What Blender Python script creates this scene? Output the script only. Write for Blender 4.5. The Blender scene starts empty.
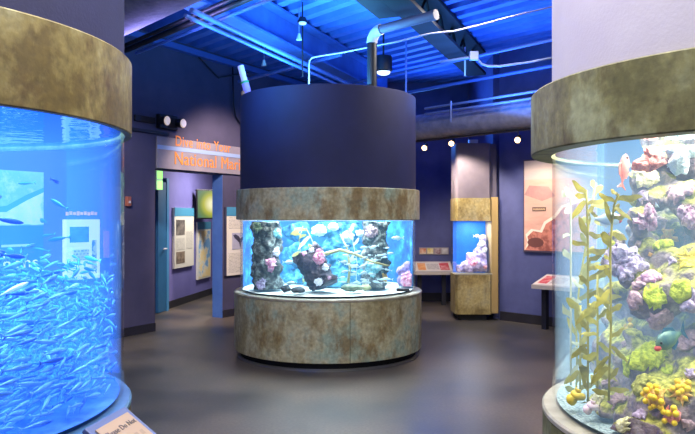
import bpy, bmesh, math, random
from mathutils import Vector, Matrix, noise
from mathutils.bvhtree import BVHTree
random.seed(7)
PI = math.pi
scn = bpy.context.scene
C = bpy.context.collection
CAM = Vector((0, 0, 1.5)); F = 690.0; CX, CY = 347.5, 217.0

def at(px, py, Y):
    return Vector(((px - CX) / F * Y, Y, 1.5 + (CY - py) / F * Y))

# ------------------------------------------------------------------ materials
def srgb(r, g, b):
    f = lambda c: (c / 12.92 if c <= .04045 else ((c + .055) / 1.055) ** 2.4)
    return (f(r / 255), f(g / 255), f(b / 255), 1)

MATS = {}
def mat(name, col, rough=.6, metal=0., col2=None, scale=6., bump=0., bscale=40., emit=0., ecol=None,
        spec=.5, detail=4., stretch=None, lo=.35, hi=.65, col3=None):
    if name in MATS: return MATS[name]
    m = bpy.data.materials.new(name); m.use_nodes = True
    nt = m.node_tree; b = nt.nodes['Principled BSDF']
    b.inputs['Base Color'].default_value = col
    b.inputs['Roughness'].default_value = rough
    b.inputs['Metallic'].default_value = metal
    b.inputs['Specular IOR Level'].default_value = spec
    tc = nt.nodes.new('ShaderNodeTexCoord'); vec = tc.outputs['Object']
    if stretch:
        mp = nt.nodes.new('ShaderNodeMapping'); mp.inputs['Scale'].default_value = stretch
        nt.links.new(vec, mp.inputs['Vector']); vec = mp.outputs['Vector']
    if col2:
        n = nt.nodes.new('ShaderNodeTexNoise'); n.inputs['Scale'].default_value = scale
        n.inputs['Detail'].default_value = detail; n.inputs['Roughness'].default_value = .62
        nt.links.new(vec, n.inputs['Vector'])
        r = nt.nodes.new('ShaderNodeValToRGB'); r.color_ramp.elements[0].position = lo; r.color_ramp.elements[1].position = hi
        r.color_ramp.elements[0].color = col; r.color_ramp.elements[1].color = col2
        if col3:
            e = r.color_ramp.elements.new((lo + hi) / 2); e.color = col3
        nt.links.new(n.outputs['Fac'], r.inputs['Fac'])
        nt.links.new(r.outputs['Color'], b.inputs['Base Color'])
        if emit and ecol is None: nt.links.new(r.outputs['Color'], b.inputs['Emission Color'])
    if emit:
        if ecol or not col2: b.inputs['Emission Color'].default_value = ecol or col
        b.inputs['Emission Strength'].default_value = emit
    if bump:
        n2 = nt.nodes.new('ShaderNodeTexNoise'); n2.inputs['Scale'].default_value = bscale; n2.inputs['Detail'].default_value = 5
        nt.links.new(tc.outputs['Object'], n2.inputs['Vector'])
        bp = nt.nodes.new('ShaderNodeBump'); bp.inputs['Strength'].default_value = bump; bp.inputs['Distance'].default_value = .02
        nt.links.new(n2.outputs['Fac'], bp.inputs['Height']); nt.links.new(bp.outputs['Normal'], b.inputs['Normal'])
    MATS[name] = m
    return m

def text_mat(name, paper, ink, sx=.03, sy=.02):
    """rows of unreadably small print"""
    m = bpy.data.materials.new(name); m.use_nodes = True; nt = m.node_tree; b = nt.nodes['Principled BSDF']
    tc = nt.nodes.new('ShaderNodeTexCoord'); mp = nt.nodes.new('ShaderNodeMapping')
    mp.inputs['Rotation'].default_value = (PI / 2, 0, 0)
    nt.links.new(tc.outputs['Object'], mp.inputs['Vector'])
    br = nt.nodes.new('ShaderNodeTexBrick'); br.inputs['Color1'].default_value = ink; br.inputs['Color2'].default_value = [(i + p) / 2 for i, p in zip(ink, paper)]
    br.inputs['Mortar'].default_value = paper; br.inputs['Scale'].default_value = 1
    br.inputs['Brick Width'].default_value = sx; br.inputs['Row Height'].default_value = sy; br.inputs['Mortar Size'].default_value = sy * .28
    nt.links.new(mp.outputs['Vector'], br.inputs['Vector']); nt.links.new(br.outputs['Color'], b.inputs['Base Color'])
    b.inputs['Roughness'].default_value = .5
    return m

def patina(name, a, b_, c, stain, s=3.0):
    """mottled aged bronze / limewash paint with vertical drips"""
    m = bpy.data.materials.new(name); m.use_nodes = True; nt = m.node_tree; b = nt.nodes['Principled BSDF']
    tc = nt.nodes.new('ShaderNodeTexCoord')
    def nz(scale, vec, det=6):
        n = nt.nodes.new('ShaderNodeTexNoise'); n.inputs['Scale'].default_value = scale; n.inputs['Detail'].default_value = det
        n.inputs['Roughness'].default_value = .65; nt.links.new(vec, n.inputs['Vector']); return n.outputs['Fac']
    mp = nt.nodes.new('ShaderNodeMapping'); mp.inputs['Scale'].default_value = (1, 1, .8); nt.links.new(tc.outputs['Object'], mp.inputs['Vector'])
    r = nt.nodes.new('ShaderNodeValToRGB'); cr = r.color_ramp
    cr.elements[0].position = .40; cr.elements[0].color = a; cr.elements[1].position = .60; cr.elements[1].color = c
    e = cr.elements.new(.5); e.color = b_
    nt.links.new(nz(s, mp.outputs['Vector']), r.inputs['Fac'])
    mp2 = nt.nodes.new('ShaderNodeMapping'); mp2.inputs['Scale'].default_value = (1, 1, .55); mp2.inputs['Location'].default_value = (3.1, 1.7, .4)
    nt.links.new(tc.outputs['Object'], mp2.inputs['Vector'])
    r2 = nt.nodes.new('ShaderNodeValToRGB'); r2.color_ramp.elements[0].position = .49; r2.color_ramp.elements[1].position = .63
    r2.color_ramp.elements[0].color = (0, 0, 0, 1); r2.color_ramp.elements[1].color = (.8, .8, .8, 1)
    nt.links.new(nz(s * 1.7, mp2.outputs['Vector']), r2.inputs['Fac'])
    mx = nt.nodes.new('ShaderNodeMix'); mx.data_type = 'RGBA'
    nt.links.new(r2.outputs['Color'], mx.inputs[0]); nt.links.new(r.outputs['Color'], mx.inputs[6]); mx.inputs[7].default_value = stain
    fine = nt.nodes.new('ShaderNodeMix'); fine.data_type = 'RGBA'; fine.blend_type = 'OVERLAY'; fine.inputs[0].default_value = .6
    nt.links.new(mx.outputs[2], fine.inputs[6])
    g = nt.nodes.new('ShaderNodeTexNoise'); g.inputs['Scale'].default_value = 30; g.inputs['Detail'].default_value = 6
    nt.links.new(tc.outputs['Object'], g.inputs['Vector']); nt.links.new(g.outputs['Fac'], fine.inputs[7])
    nt.links.new(fine.outputs[2], b.inputs['Base Color'])
    bp = nt.nodes.new('ShaderNodeBump'); bp.inputs['Strength'].default_value = .15; bp.inputs['Distance'].default_value = .01
    nt.links.new(g.outputs['Fac'], bp.inputs['Height']); nt.links.new(bp.outputs['Normal'], b.inputs['Normal'])
    b.inputs['Roughness'].default_value = .55
    return m

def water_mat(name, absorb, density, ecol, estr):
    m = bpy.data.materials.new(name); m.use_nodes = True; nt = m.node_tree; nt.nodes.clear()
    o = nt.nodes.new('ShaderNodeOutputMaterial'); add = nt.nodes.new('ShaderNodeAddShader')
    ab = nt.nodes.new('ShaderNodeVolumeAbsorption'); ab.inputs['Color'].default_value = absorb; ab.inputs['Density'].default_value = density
    em = nt.nodes.new('ShaderNodeEmission'); em.inputs['Color'].default_value = ecol; em.inputs['Strength'].default_value = estr  # emission stands in for light scattered in the water
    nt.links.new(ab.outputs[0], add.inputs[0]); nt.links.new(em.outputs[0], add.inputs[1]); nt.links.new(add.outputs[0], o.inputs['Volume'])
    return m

def glass_mat(name, tint=(1, 1, 1, 1), edge=.35, blend=.25):
    m = bpy.data.materials.new(name); m.use_nodes = True; nt = m.node_tree; nt.nodes.clear()
    o = nt.nodes.new('ShaderNodeOutputMaterial'); mx = nt.nodes.new('ShaderNodeMixShader')
    t = nt.nodes.new('ShaderNodeBsdfTransparent'); t.inputs['Color'].default_value = tint
    g = nt.nodes.new('ShaderNodeBsdfGlossy'); g.inputs['Roughness'].default_value = .04; g.inputs['Color'].default_value = (1, 1, 1, 1)
    lw = nt.nodes.new('ShaderNodeLayerWeight'); lw.inputs['Blend'].default_value = blend
    mul = nt.nodes.new('ShaderNodeMath'); mul.operation = 'MULTIPLY'; mul.inputs[1].default_value = edge
    nt.links.new(lw.outputs['Fresnel'], mul.inputs[0]); nt.links.new(mul.outputs[0], mx.inputs['Fac'])
    nt.links.new(t.outputs[0], mx.inputs[1]); nt.links.new(g.outputs[0], mx.inputs[2]); nt.links.new(mx.outputs[0], o.inputs['Surface'])
    return m

def surface_mat(name, tint):
    """water surface seen from below: clear straight up, a mirror at shallow angles"""
    m = bpy.data.materials.new(name); m.use_nodes = True; nt = m.node_tree; nt.nodes.clear()
    o = nt.nodes.new('ShaderNodeOutputMaterial'); mx = nt.nodes.new('ShaderNodeMixShader')
    t = nt.nodes.new('ShaderNodeBsdfTransparent')
    g = nt.nodes.new('ShaderNodeBsdfGlossy'); g.inputs['Roughness'].default_value = .03; g.inputs['Color'].default_value = tint
    lw = nt.nodes.new('ShaderNodeLayerWeight'); lw.inputs['Blend'].default_value = .5
    r = nt.nodes.new('ShaderNodeValToRGB'); r.color_ramp.elements[0].position = .35; r.color_ramp.elements[1].position = .55
    tc = nt.nodes.new('ShaderNodeTexCoord'); n = nt.nodes.new('ShaderNodeTexNoise'); n.inputs['Scale'].default_value = 9; n.inputs['Detail'].default_value = 2
    bp = nt.nodes.new('ShaderNodeBump'); bp.inputs['Strength'].default_value = .12; bp.inputs['Distance'].default_value = .02
    nt.links.new(tc.outputs['Object'], n.inputs['Vector']); nt.links.new(n.outputs['Fac'], bp.inputs['Height']); nt.links.new(bp.outputs['Normal'], g.inputs['Normal'])
    nt.links.new(lw.outputs['Facing'], r.inputs['Fac']); nt.links.new(r.outputs['Color'], mx.inputs['Fac'])
    nt.links.new(t.outputs[0], mx.inputs[1]); nt.links.new(g.outputs[0], mx.inputs[2]); nt.links.new(mx.outputs[0], o.inputs['Surface'])
    return m

# ------------------------------------------------------------------ mesh builder
class MB:
    def __init__(s): s.v = []; s.f = []
    def add(s, vs, fs):
        b = len(s.v); s.v += [Vector(v) for v in vs]; s.f += [tuple(b + i for i in f) for f in fs]; return s
    def box(s, x0, x1, y0, y1, z0, z1, bev=0.):
        if bev:
            bm = bmesh.new(); bmesh.ops.create_cube(bm, size=1)
            for v in bm.verts:
                v.co = Vector(((x0 + x1) / 2 + v.co.x * (x1 - x0), (y0 + y1) / 2 + v.co.y * (y1 - y0), (z0 + z1) / 2 + v.co.z * (z1 - z0)))
            bmesh.ops.bevel(bm, geom=bm.edges[:], offset=bev, segments=2, affect='EDGES', profile=.6)
            bm.verts.index_update()
            s.add([v.co.copy() for v in bm.verts], [[v.index for v in f.verts] for f in bm.faces]); bm.free(); return s
        return s.add([(x0, y0, z0), (x1, y0, z0), (x1, y1, z0), (x0, y1, z0), (x0, y0, z1), (x1, y0, z1), (x1, y1, z1), (x0, y1, z1)],
                     [(0, 3, 2, 1), (4, 5, 6, 7), (0, 1, 5, 4), (1, 2, 6, 5), (2, 3, 7, 6), (3, 0, 4, 7)])
    def tube(s, pts, r, seg=10, caps=True):
        pts = [Vector(p) for p in pts]; n = len(pts); rs = r if isinstance(r, (list, tuple)) else [r] * n
        prev = None; rings = []
        for i, p in enumerate(pts):
            d = (pts[min(i + 1, n - 1)] - pts[max(i - 1, 0)]).normalized()
            if prev is None:
                a = d.orthogonal().normalized()
            else:
                a = (prev - d * prev.dot(d)); a = a.normalized() if a.length > 1e-6 else d.orthogonal().normalized()
            prev = a; b = d.cross(a)
            rings.append([p + (a * math.cos(2 * PI * k / seg) + b * math.sin(2 * PI * k / seg)) * rs[i] for k in range(seg)])
        vs = [v for rg in rings for v in rg]; fs = []
        for i in range(n - 1):
            for k in range(seg):
                fs.append((i * seg + k, i * seg + (k + 1) % seg, (i + 1) * seg + (k + 1) % seg, (i + 1) * seg + k))
        if caps: fs += [tuple(reversed(range(seg))), tuple((n - 1) * seg + k for k in range(seg))]
        return s.add(vs, fs)
    def lathe(s, prof, seg=96, a0=0., a1=2 * PI, close=False):
        full = abs(a1 - a0 - 2 * PI) < 1e-6; na = seg if full else seg + 1; n = len(prof)
        vs = []; fs = []
        for i in range(na):
            a = a0 + (a1 - a0) * i / seg
            vs += [(r * math.cos(a), r * math.sin(a), z) for r, z in prof]
        for i in range(seg):
            j = (i + 1) % na
            for k in range(n if close else n - 1):
                k2 = (k + 1) % n
                fs.append((i * n + k, j * n + k, j * n + k2, i * n + k2))
        if not full and close:
            fs += [tuple(range(n)), tuple(reversed([(na - 1) * n + k for k in range(n)]))]
        return s.add(vs, fs)
    def disc(s, r, z, seg=96, up=True):
        vs = [(r * math.cos(2 * PI * k / seg), r * math.sin(2 * PI * k / seg), z) for k in range(seg)]
        return s.add(vs, [tuple(range(seg)) if up else tuple(reversed(range(seg)))])
    def quad(s, x0, x1, z0, z1, y):
        return s.add([(x0, y, z0), (x1, y, z0), (x1, y, z1), (x0, y, z1)], [(0, 1, 2, 3)])
    def ball(s, c, r, u=12, v=8, sc=(1, 1, 1)):
        c = Vector(c); vs = [c + Vector((0, 0, r * sc[2]))]; fs = []
        for i in range(1, v):
            t = PI * i / v
            for k in range(u):
                p = 2 * PI * k / u
                vs.append(c + Vector((r * sc[0] * math.sin(t) * math.cos(p), r * sc[1] * math.sin(t) * math.sin(p), r * sc[2] * math.cos(t))))
        vs.append(c - Vector((0, 0, r * sc[2])))
        for k in range(u): fs.append((0, 1 + k, 1 + (k + 1) % u))
        for i in range(v - 2):
            for k in range(u):
                a = 1 + i * u + k; b = 1 + i * u + (k + 1) % u
                fs.append((a, a + u, b + u, b))
        L = len(vs) - 1
        for k in range(u): fs.append((L, 1 + (v - 2) * u + (k + 1) % u, 1 + (v - 2) * u + k))
        return s.add(vs, fs)
    def prism(s, poly, z0, z1):
        n = len(poly)
        return s.add([(x, y, z0) for x, y in poly] + [(x, y, z1) for x, y in poly],
                     [tuple(reversed(range(n))), tuple(range(n, 2 * n))] + [(i, (i + 1) % n, n + (i + 1) % n, n + i) for i in range(n)])
    def xf(s, M):
        s.v = [M @ v for v in s.v]; return s
    def build(s, name, m, parent=None, smooth=False, loc=None, rotz=None):
        me = bpy.data.meshes.new(name); me.from_pydata([tuple(v) for v in s.v], [], s.f); me.update()
        o = bpy.data.objects.new(name, me); C.objects.link(o)
        if m: me.materials.append(m)
        if smooth:
            for p in me.polygons: p.use_smooth = True
        if smooth == 'auto':
            bm = bmesh.new(); bm.from_mesh(me)
            for e in bm.edges:
                if len(e.link_faces) == 2 and e.calc_face_angle(0) > .6: e.smooth = False
            bm.to_mesh(me); bm.free()
        if parent: o.parent = parent
        if loc is not None: o.location = loc
        if rotz is not None: o.rotation_euler = (0, 0, rotz)
        return o

def tag(o, label, cat, group=None, kind=None):
    o['label'] = label; o['category'] = cat
    if group: o['group'] = group
    if kind: o['kind'] = kind
    return o
def thing(name, label, cat, loc=(0, 0, 0), rotz=0., group=None):
    o = bpy.data.objects.new(name, None); C.objects.link(o); o.empty_display_size = .1
    o.location = loc; o.rotation_euler = (0, 0, rotz)
    return tag(o, label, cat, group)
def struct(o, label=None):
    o['kind'] = 'structure'
    if label: o['label'] = label
    return o
def font(name, text, size, m, parent, loc, ext=.004, align='LEFT', rot=(PI / 2, 0, 0), squeeze=1., word=1.):
    cu = bpy.data.curves.new(name, 'FONT'); cu.body = text; cu.size = size; cu.extrude = ext; cu.align_x = align; cu.resolution_u = 3; cu.space_word = word; cu.space_character = 1.05
    tmp = bpy.data.objects.new(name, cu); C.objects.link(tmp)
    dg = bpy.context.evaluated_depsgraph_get(); me = bpy.data.meshes.new_from_object(tmp.evaluated_get(dg))
    bpy.data.objects.remove(tmp)
    o = bpy.data.objects.new(name, me); C.objects.link(o); me.materials.clear(); me.materials.append(m)
    o.parent = parent; o.location = loc; o.rotation_euler = rot; o.scale = (squeeze, 1, 1)
    return o
def light(kind, name, loc, energy, col, size=.3, rot=None, target=None, spot=None, blend=.6, size_y=None, spread=None):
    d = bpy.data.lights.new(name, kind); d.energy = energy; d.color = col[:3]
    if kind == 'AREA':
        d.size = size
        if size_y: d.shape = 'RECTANGLE'; d.size_y = size_y
        else: d.shape = 'DISK'
        if spread: d.spread = spread
    elif kind == 'SPOT':
        d.shadow_soft_size = size; d.spot_size = spot or 1.2; d.spot_blend = blend
    else: d.shadow_soft_size = size
    o = bpy.data.objects.new(name, d); C.objects.link(o); o.location = loc
    if target is not None: o.rotation_euler = (Vector(target) - Vector(loc)).to_track_quat('-Z', 'Y').to_euler()
    elif rot: o.rotation_euler = rot
    return o

# ------------------------------------------------------------------ walls as frames (origin, direction)
class Wall:
    """local x runs along the wall (left to right as seen from the room), local -y faces the room"""
    def __init__(s, p, d):
        s.p = Vector(p); s.d = Vector(d).normalized(); s.rz = math.atan2(s.d.y, s.d.x); s.n = Vector((s.d.y, -s.d.x))
    def s_at(s, px):
        u = (px - CX) / F; return (s.p.x - u * s.p.y) / (u * s.d.y - s.d.x)
    def pt(s, t, z=0., off=0.):
        q = s.p + s.d * t + s.n * off; return Vector((q.x, q.y, z))
    def hit(s, px, py):
        t = s.s_at(px); q = s.p + s.d * t; return t, 1.5 + (CY - py) / F * q.y
WL = Wall((-2.533, 9.08), (1, 1.75))
WK = Wall((-2.955, 11.05), (.35, 2.62))
WA = Wall((0, 12.3), (1, 0))
WB = Wall((2.228, 10.05), (1, -1.05))
CEIL = 3.9

wallpaint = mat('wall_paint_indigo', srgb(82, 88, 136), .75, col2=srgb(70, 75, 122), scale=2.5, bump=.05, bscale=90)
leftpaint = mat('wall_paint_plum', srgb(74, 70, 98), .8, col2=srgb(62, 59, 86), scale=1.6, bump=.05, bscale=90)
corrpaint = mat('corridor_paint_violet', srgb(112, 108, 170), .75, col2=srgb(100, 96, 158), scale=1.5)
bluelit = mat('jamb_blue_lit', srgb(80, 120, 190), .6, col2=srgb(66, 104, 178), scale=3)
darkbase = mat('baseboard_dark', srgb(40, 38, 46), .5, col2=srgb(30, 28, 36), scale=5)

def wall_piece(mb, t0, t1, z0, z1, th=.18):
    return mb.box(t0, t1, 0, th, z0, z1)

# left wall with the opening
tL, tR = WL.s_at(155), WL.s_at(222.5)
t_far = ((12.3 - WL.p.y) / WL.d.y)
OPEN_Z = 2.13
mb = MB(); wall_piece(mb, -9.2, tL, 0, CEIL); wall_piece(mb, tR, t_far, 0, CEIL); wall_piece(mb, tL, tR, OPEN_Z, CEIL)
struct(mb.build('wall_left', leftpaint, loc=(WL.p.x, WL.p.y, 0), rotz=WL.rz))
mb = MB(); mb.box(-9.2, tL - .0, -.012, -.001, .0, .11); struct(mb.build('baseboard_left', darkbase, loc=(WL.p.x, WL.p.y, 0), rotz=WL.rz))
mb = MB(); mb.box(tR, t_far - .02, -.012, -.001, 0, .11); struct(mb.build('baseboard_opening', darkbase, loc=(WL.p.x, WL.p.y, 0), rotz=WL.rz))
# reveal of the opening, blue light put into its colour
mb = MB(); mb.box(tR - .006, tR - .001, .0, .19, 0, OPEN_Z - .002); struct(mb.build('trim_1', bluelit, loc=(WL.p.x, WL.p.y, 0), rotz=WL.rz), 'blue lit reveal of the opening')
# corridor
mb = MB(); wall_piece(mb, -1.7, 7, 0, 2.62)
struct(mb.build('wall_corridor', corrpaint, loc=(WK.p.x, WK.p.y, 0), rotz=WK.rz))
mb = MB(); mb.box(WK.s_at(163), 7, -.014, -.001, 0, .12); struct(mb.build('baseboard_corridor', darkbase, loc=(WK.p.x, WK.p.y, 0), rotz=WK.rz))
mb = MB(); e0 = WK.pt(7); mb.box(-3.6, 1.5, e0.y, e0.y + .15, 0, 2.62); struct(mb.build('wall_corridor_end', corrpaint))
mb = MB(); p1 = WL.pt(-.6, 0, -.2); mb.prism([(-3.6, 9.0), (-2.2, 10.3), (-.9, 12.5), (1.2, 18.2), (-3.6, 18.2)], 2.55, 2.62)
struct(mb.build('ceiling_corridor', mat('corridor_ceiling', srgb(96, 96, 120), .8)))
# wall A, return and wall B
mb = MB(); mb.box(t_far * WL.d.x + WL.p.x - .3, 2.15, 0, .18, 0, CEIL); struct(mb.build('wall_back', wallpaint, loc=(0, 12.3, 0)))
mb = MB(); mb.box(.2, 2.13, -.014, -.001, 0, .15); struct(mb.build('baseboard_back', darkbase, loc=(0, 12.3, 0)))
mb = MB(); mb.box(2.152, 2.3, 10.2, 12.29, 0, CEIL); struct(mb.build('wall_return', wallpaint))
mb = MB(); mb.box(-.02, 10, 0, .18, 0, CEIL); struct(mb.build('wall_right', wallpaint, loc=(WB.p.x, WB.p.y, 0), rotz=WB.rz))
mb = MB(); mb.box(0, 9, -.014, -.001, 0, .13); struct(mb.build('baseboard_right', darkbase, loc=(WB.p.x, WB.p.y, 0), rotz=WB.rz))

# floor
fm = bpy.data.materials.new('floor_vinyl'); fm.use_nodes = True; nt = fm.node_tree; b = nt.nodes['Principled BSDF']
tc = nt.nodes.new('ShaderNodeTexCoord')
n = nt.nodes.new('ShaderNodeTexNoise'); n.inputs['Scale'].default_value = .8; n.inputs['Detail'].default_value = 7
r = nt.nodes.new('ShaderNodeValToRGB'); r.color_ramp.elements[0].position = .38; r.color_ramp.elements[1].position = .62
r.color_ramp.elements[0].color = srgb(60, 58, 57); r.color_ramp.elements[1].color = srgb(98, 88, 78)
n2 = nt.nodes.new('ShaderNodeTexNoise'); n2.inputs['Scale'].default_value = 45; n2.inputs['Detail'].default_value = 6
mx = nt.nodes.new('ShaderNodeMix'); mx.data_type = 'RGBA'; mx.blend_type = 'OVERLAY'; mx.inputs[0].default_value = .5
nt.links.new(tc.outputs['Object'], n.inputs['Vector']); nt.links.new(tc.outputs['Object'], n2.inputs['Vector'])
nt.links.new(n.outputs['Fac'], r.inputs['Fac']); nt.links.new(r.outputs['Color'], mx.inputs[6]); nt.links.new(n2.outputs['Fac'], mx.inputs[7])
nt.links.new(mx.outputs[2], b.inputs['Base Color'])
rr = nt.nodes.new('ShaderNodeMapRange'); rr.inputs['To Min'].default_value = .28; rr.inputs['To Max'].default_value = .5
nt.links.new(n.outputs['Fac'], rr.inputs['Value']); nt.links.new(rr.outputs[0], b.inputs['Roughness'])
mb = MB(); mb.box(-9, 9.5, -4, 18.5, -.2, 0); struct(mb.build('floor', fm))

# ------------------------------------------------------------------ ceiling
R = Vector((-.6665, .7455, 0)); N = Vector((.7455, .6665, 0)); J = Vector((.3786, .9256, 0))
deck = mat('roof_deck_paint', srgb(84, 124, 200), .6, col2=srgb(66, 104, 184), scale=2)
mb = MB(); prof = []; per = .27
for i in range(-8, 75):
    x = i * per
    prof += [(x, 0), (x + per * .42, 0), (x + per * .52, .085), (x + per * .9, .085)]
for i in range(len(prof) - 1):
    (a, za), (c, zc) = prof[i], prof[i + 1]
    q = [N * a + R * -12 + Vector((0, 0, CEIL + za)), N * c + R * -12 + Vector((0, 0, CEIL + zc)),
         N * c + R * 14 + Vector((0, 0, CEIL + zc)), N * a + R * 14 + Vector((0, 0, CEIL + za))]
    mb.add(q, [(3, 2, 1, 0)])
bm = bmesh.new(); me0 = bpy.data.meshes.new('tmp'); me0.from_pydata([tuple(v) for v in mb.v], [], mb.f); bm.from_mesh(me0)
bmesh.ops.remove_doubles(bm, verts=bm.verts[:], dist=1e-4); bm.verts.index_update()
mb = MB(); mb.add([v.co.copy() for v in bm.verts], [[v.index for v in f.verts] for f in bm.faces]); bm.free()
struct(mb.build('ceiling', deck), 'blue lit corrugated roof deck')

steel = mat('joist_paint', srgb(70, 110, 180), .55, col2=srgb(58, 92, 160), scale=3)
blacksteel = mat('joist_black', srgb(9, 10, 16), .8, col2=srgb(5, 6, 10), scale=4)
conduit = mat('conduit_grey', srgb(112, 124, 160), .5, metal=.2)
bluepipe = mat('pipe_blue_paint', srgb(64, 92, 160), .55)
blackpipe = mat('pipe_black', srgb(11, 12, 18), .5)
whitepvc = mat('pvc_white', srgb(205, 205, 215), .45)
greywrap = mat('duct_wrap_grey', srgb(142, 142, 158), .8, col2=srgb(116, 116, 136), scale=9, bump=.3, bscale=25)

def dirtube(name, p, d, t0, t1, r, m, label, cat, group=None, seg=14):
    p = Vector(p); mid = p + d * t0
    o = MB().tube([Vector((0, 0, 0)), d * (t1 - t0) * .5, d * (t1 - t0)], r, seg).build(name, m, loc=mid, smooth='auto'); return tag(o, label, cat, group)
def beam(name, p, d, t0, t1, w, h, m, label):
    """I section along d, top at p.z + h"""
    p = Vector(p); t = thing(name, label, 'beam', p + d * t0); s = Vector((-d.y, d.x, 0)); L = t1 - t0
    def bar(nm, a, b_, z0, z1):
        vs = []
        for L0 in (0, L):
            for (aa, zz) in ((a, z0), (b_, z0), (b_, z1), (a, z1)):
                vs.append(d * L0 + s * aa + Vector((0, 0, zz)))
        MB().add(vs, [(0, 3, 2, 1), (4, 5, 6, 7), (0, 1, 5, 4), (1, 2, 6, 5), (2, 3, 7, 6), (3, 0, 4, 7)]).build(nm, m, t)
    bar('bottom_flange', -w / 2, w / 2, 0, .025); bar('top_flange', -w / 2, w / 2, h - .025, h); bar('web', -.012, .012, .025, h - .025)
    return t
def joist(name, p, d, t0, t1, w, h, m, label):
    p = Vector(p); t = thing(name, label, 'joist', p + d * t0); s = Vector((-d.y, d.x, 0)); L = t1 - t0
    for nm, z in (('bottom_chord', 0), ('top_chord', h - .04)):
        vs = []
        for L0 in (0, L):
            for (aa, zz) in ((-w / 2, z), (w / 2, z), (w / 2, z + .04), (-w / 2, z + .04)): vs.append(d * L0 + s * aa + Vector((0, 0, zz)))
        MB().add(vs, [(0, 3, 2, 1), (4, 5, 6, 7), (0, 1, 5, 4), (1, 2, 6, 5), (2, 3, 7, 6), (3, 0, 4, 7)]).build(nm, m, t)
    k = int(L / .3); pts = [d * (L * i / k) + Vector((0, 0, .03 if i % 2 else h - .03)) for i in range(k + 1)]
    MB().tube(pts, .018, 6).build('web_bar', m, t)
    return t

p = at(290, 50, 8.37); beam('steel_girder', (p.x, p.y, 3.5), J, -2.2, 3.6, .3, .38, steel, 'wide blue lit roof beam crossing above the left of the round central tank')
p = at(452, 46, 8.57); joist('bar_joist', (p.x, p.y, 3.54), J, -3.6, 1.5, .26, .34, blacksteel, 'black open web roof joist right of the grey drain pipe')
p = at(392, 8, 7.3); joist('bar_joist', (p.x, p.y, 3.58), J, -2.5, -.1, .22, .3, blacksteel, 'black open web roof joist above the bend of the drain pipe')
# wall-top angle on left wall
o = MB().box(-4.5, t_far - .1, -.1, -.006, 3.76, 3.84).build('ledger_angle', bluepipe, loc=(WL.p.x, WL.p.y, 0), rotz=WL.rz)
tag(o, 'blue steel ledger along the top of the left wall below the roof deck', 'beam')
# pipes running with the ribs, upper left
for i, (px, py, Y, r, lab) in enumerate(((190, 17, 6.73, .022, 'thin dark pipe nearest the big duct at upper left'), (200, 19, 6.69, .03, 'thicker dark pipe second from the big duct at upper left'),
                                    (214, 22, 6.65, .018, 'thin blue pipe third from the big duct at upper left'))):
    dirtube('overhead_pipe', at(px, py, Y), R, -3.2, 1.7, r, (blackpipe, blackpipe, bluepipe)[i], lab, 'pipe', None)
dirtube('overhead_pipe', at(255, 40, 7.02), J, -1.1, 4.3, .025, bluepipe, 'lit blue pipe running beside the roof beam, upper of a pair', 'pipe')
dirtube('overhead_pipe', at(250, 45, 6.98), J, -1.1, 4.1, .018, bluepipe, 'lit blue pipe running beside the roof beam, lower of a pair', 'pipe')
dirtube('overhead_pipe', at(290, 68, 8.94), R, -1.0, 1.2, .025, bluepipe, 'blue pipe crossing low above the central tank top toward the left wall', 'pipe')
dirtube('overhead_pipe', at(440, 64, 8.8), R, -2.0, 2.2, .018, bluepipe, 'thin blue pipe behind the hanging black can lamp', 'pipe')
dirtube('overhead_pipe', at(470, 81, 9.2), R, -1.9, 1.2, .022, bluepipe, 'blue pipe just above the pale pipe pair at the right wall', 'pipe')
for dy, lab in ((0, 'pale grey pipe over the wrapped duct, upper of a pair'), (6, 'pale grey pipe over the wrapped duct, lower of a pair')):
    dirtube('overhead_pipe', at(474, 101 + dy, 9.0), R, -1.9, .85, .017, conduit, lab, 'pipe')
# big ducts
p = at(170, 15, 6.0); c = p + Vector((0, 0, .27)) - N * .36
dirtube('round_duct', c, R, -2.6, 1.4, .42, greywrap, 'big dark grey round duct at the upper left near the ceiling', 'duct', seg=40)
p = at(474, 120.5, 9.4)
dirtube('round_duct', p, R, -2.2, 1.6, .185, greywrap, 'grey wrapped round duct above the track lamps on the right', 'duct', seg=32)
# track and track lamps
tp = at(474, 135, 9.35)
dirtube('light_track', tp, R, -1.2, 1.05, .016, blackpipe, 'thin black lighting track under the wrapped duct', 'track', seg=6)
bulbm = mat('bulb_warm', srgb(255, 220, 170), .4, emit=9, ecol=srgb(255, 205, 140))
for (px, py, lab) in ((425, 147, 'glowing track lamp on the black track nearest the central tank'), (452, 142.5, 'glowing track lamp on the black track left of the column aquarium'),
                      (518, 139, 'glowing track lamp on the black track right of the column aquarium')):
    u = (px - CX) / F; t = (u * tp.y - tp.x) / (R.x - u * R.y); q = tp + R * t; zl = 1.5 + (CY - py) / F * q.y
    th = thing('track_lamp', lab, 'lamp', (q.x, q.y, zl), 0, 'track lamps on the right')
    MB().tube([(0, 0, tp.z - zl - .018), (0, 0, .05)], .008, 8).build('stem', blackpipe, th)
    aim = Vector((-.35, -.75, -.45)).normalized()
    MB().tube([-aim * .085, -aim * .02, aim * .03], [.022, .034, .04], 14, caps=True).build('housing', blackpipe, th, smooth='auto')
    MB().ball(aim * .035, .036, 12, 8).build('bulb', bulbm, th, smooth=True)
    light('SPOT', 'track_spot', (q.x - .05, q.y - .1, zl - .07), 110, (1, .85, .66), .05, target=(q.x + .55, q.y + .9, 1.1), spot=1.5)

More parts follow.
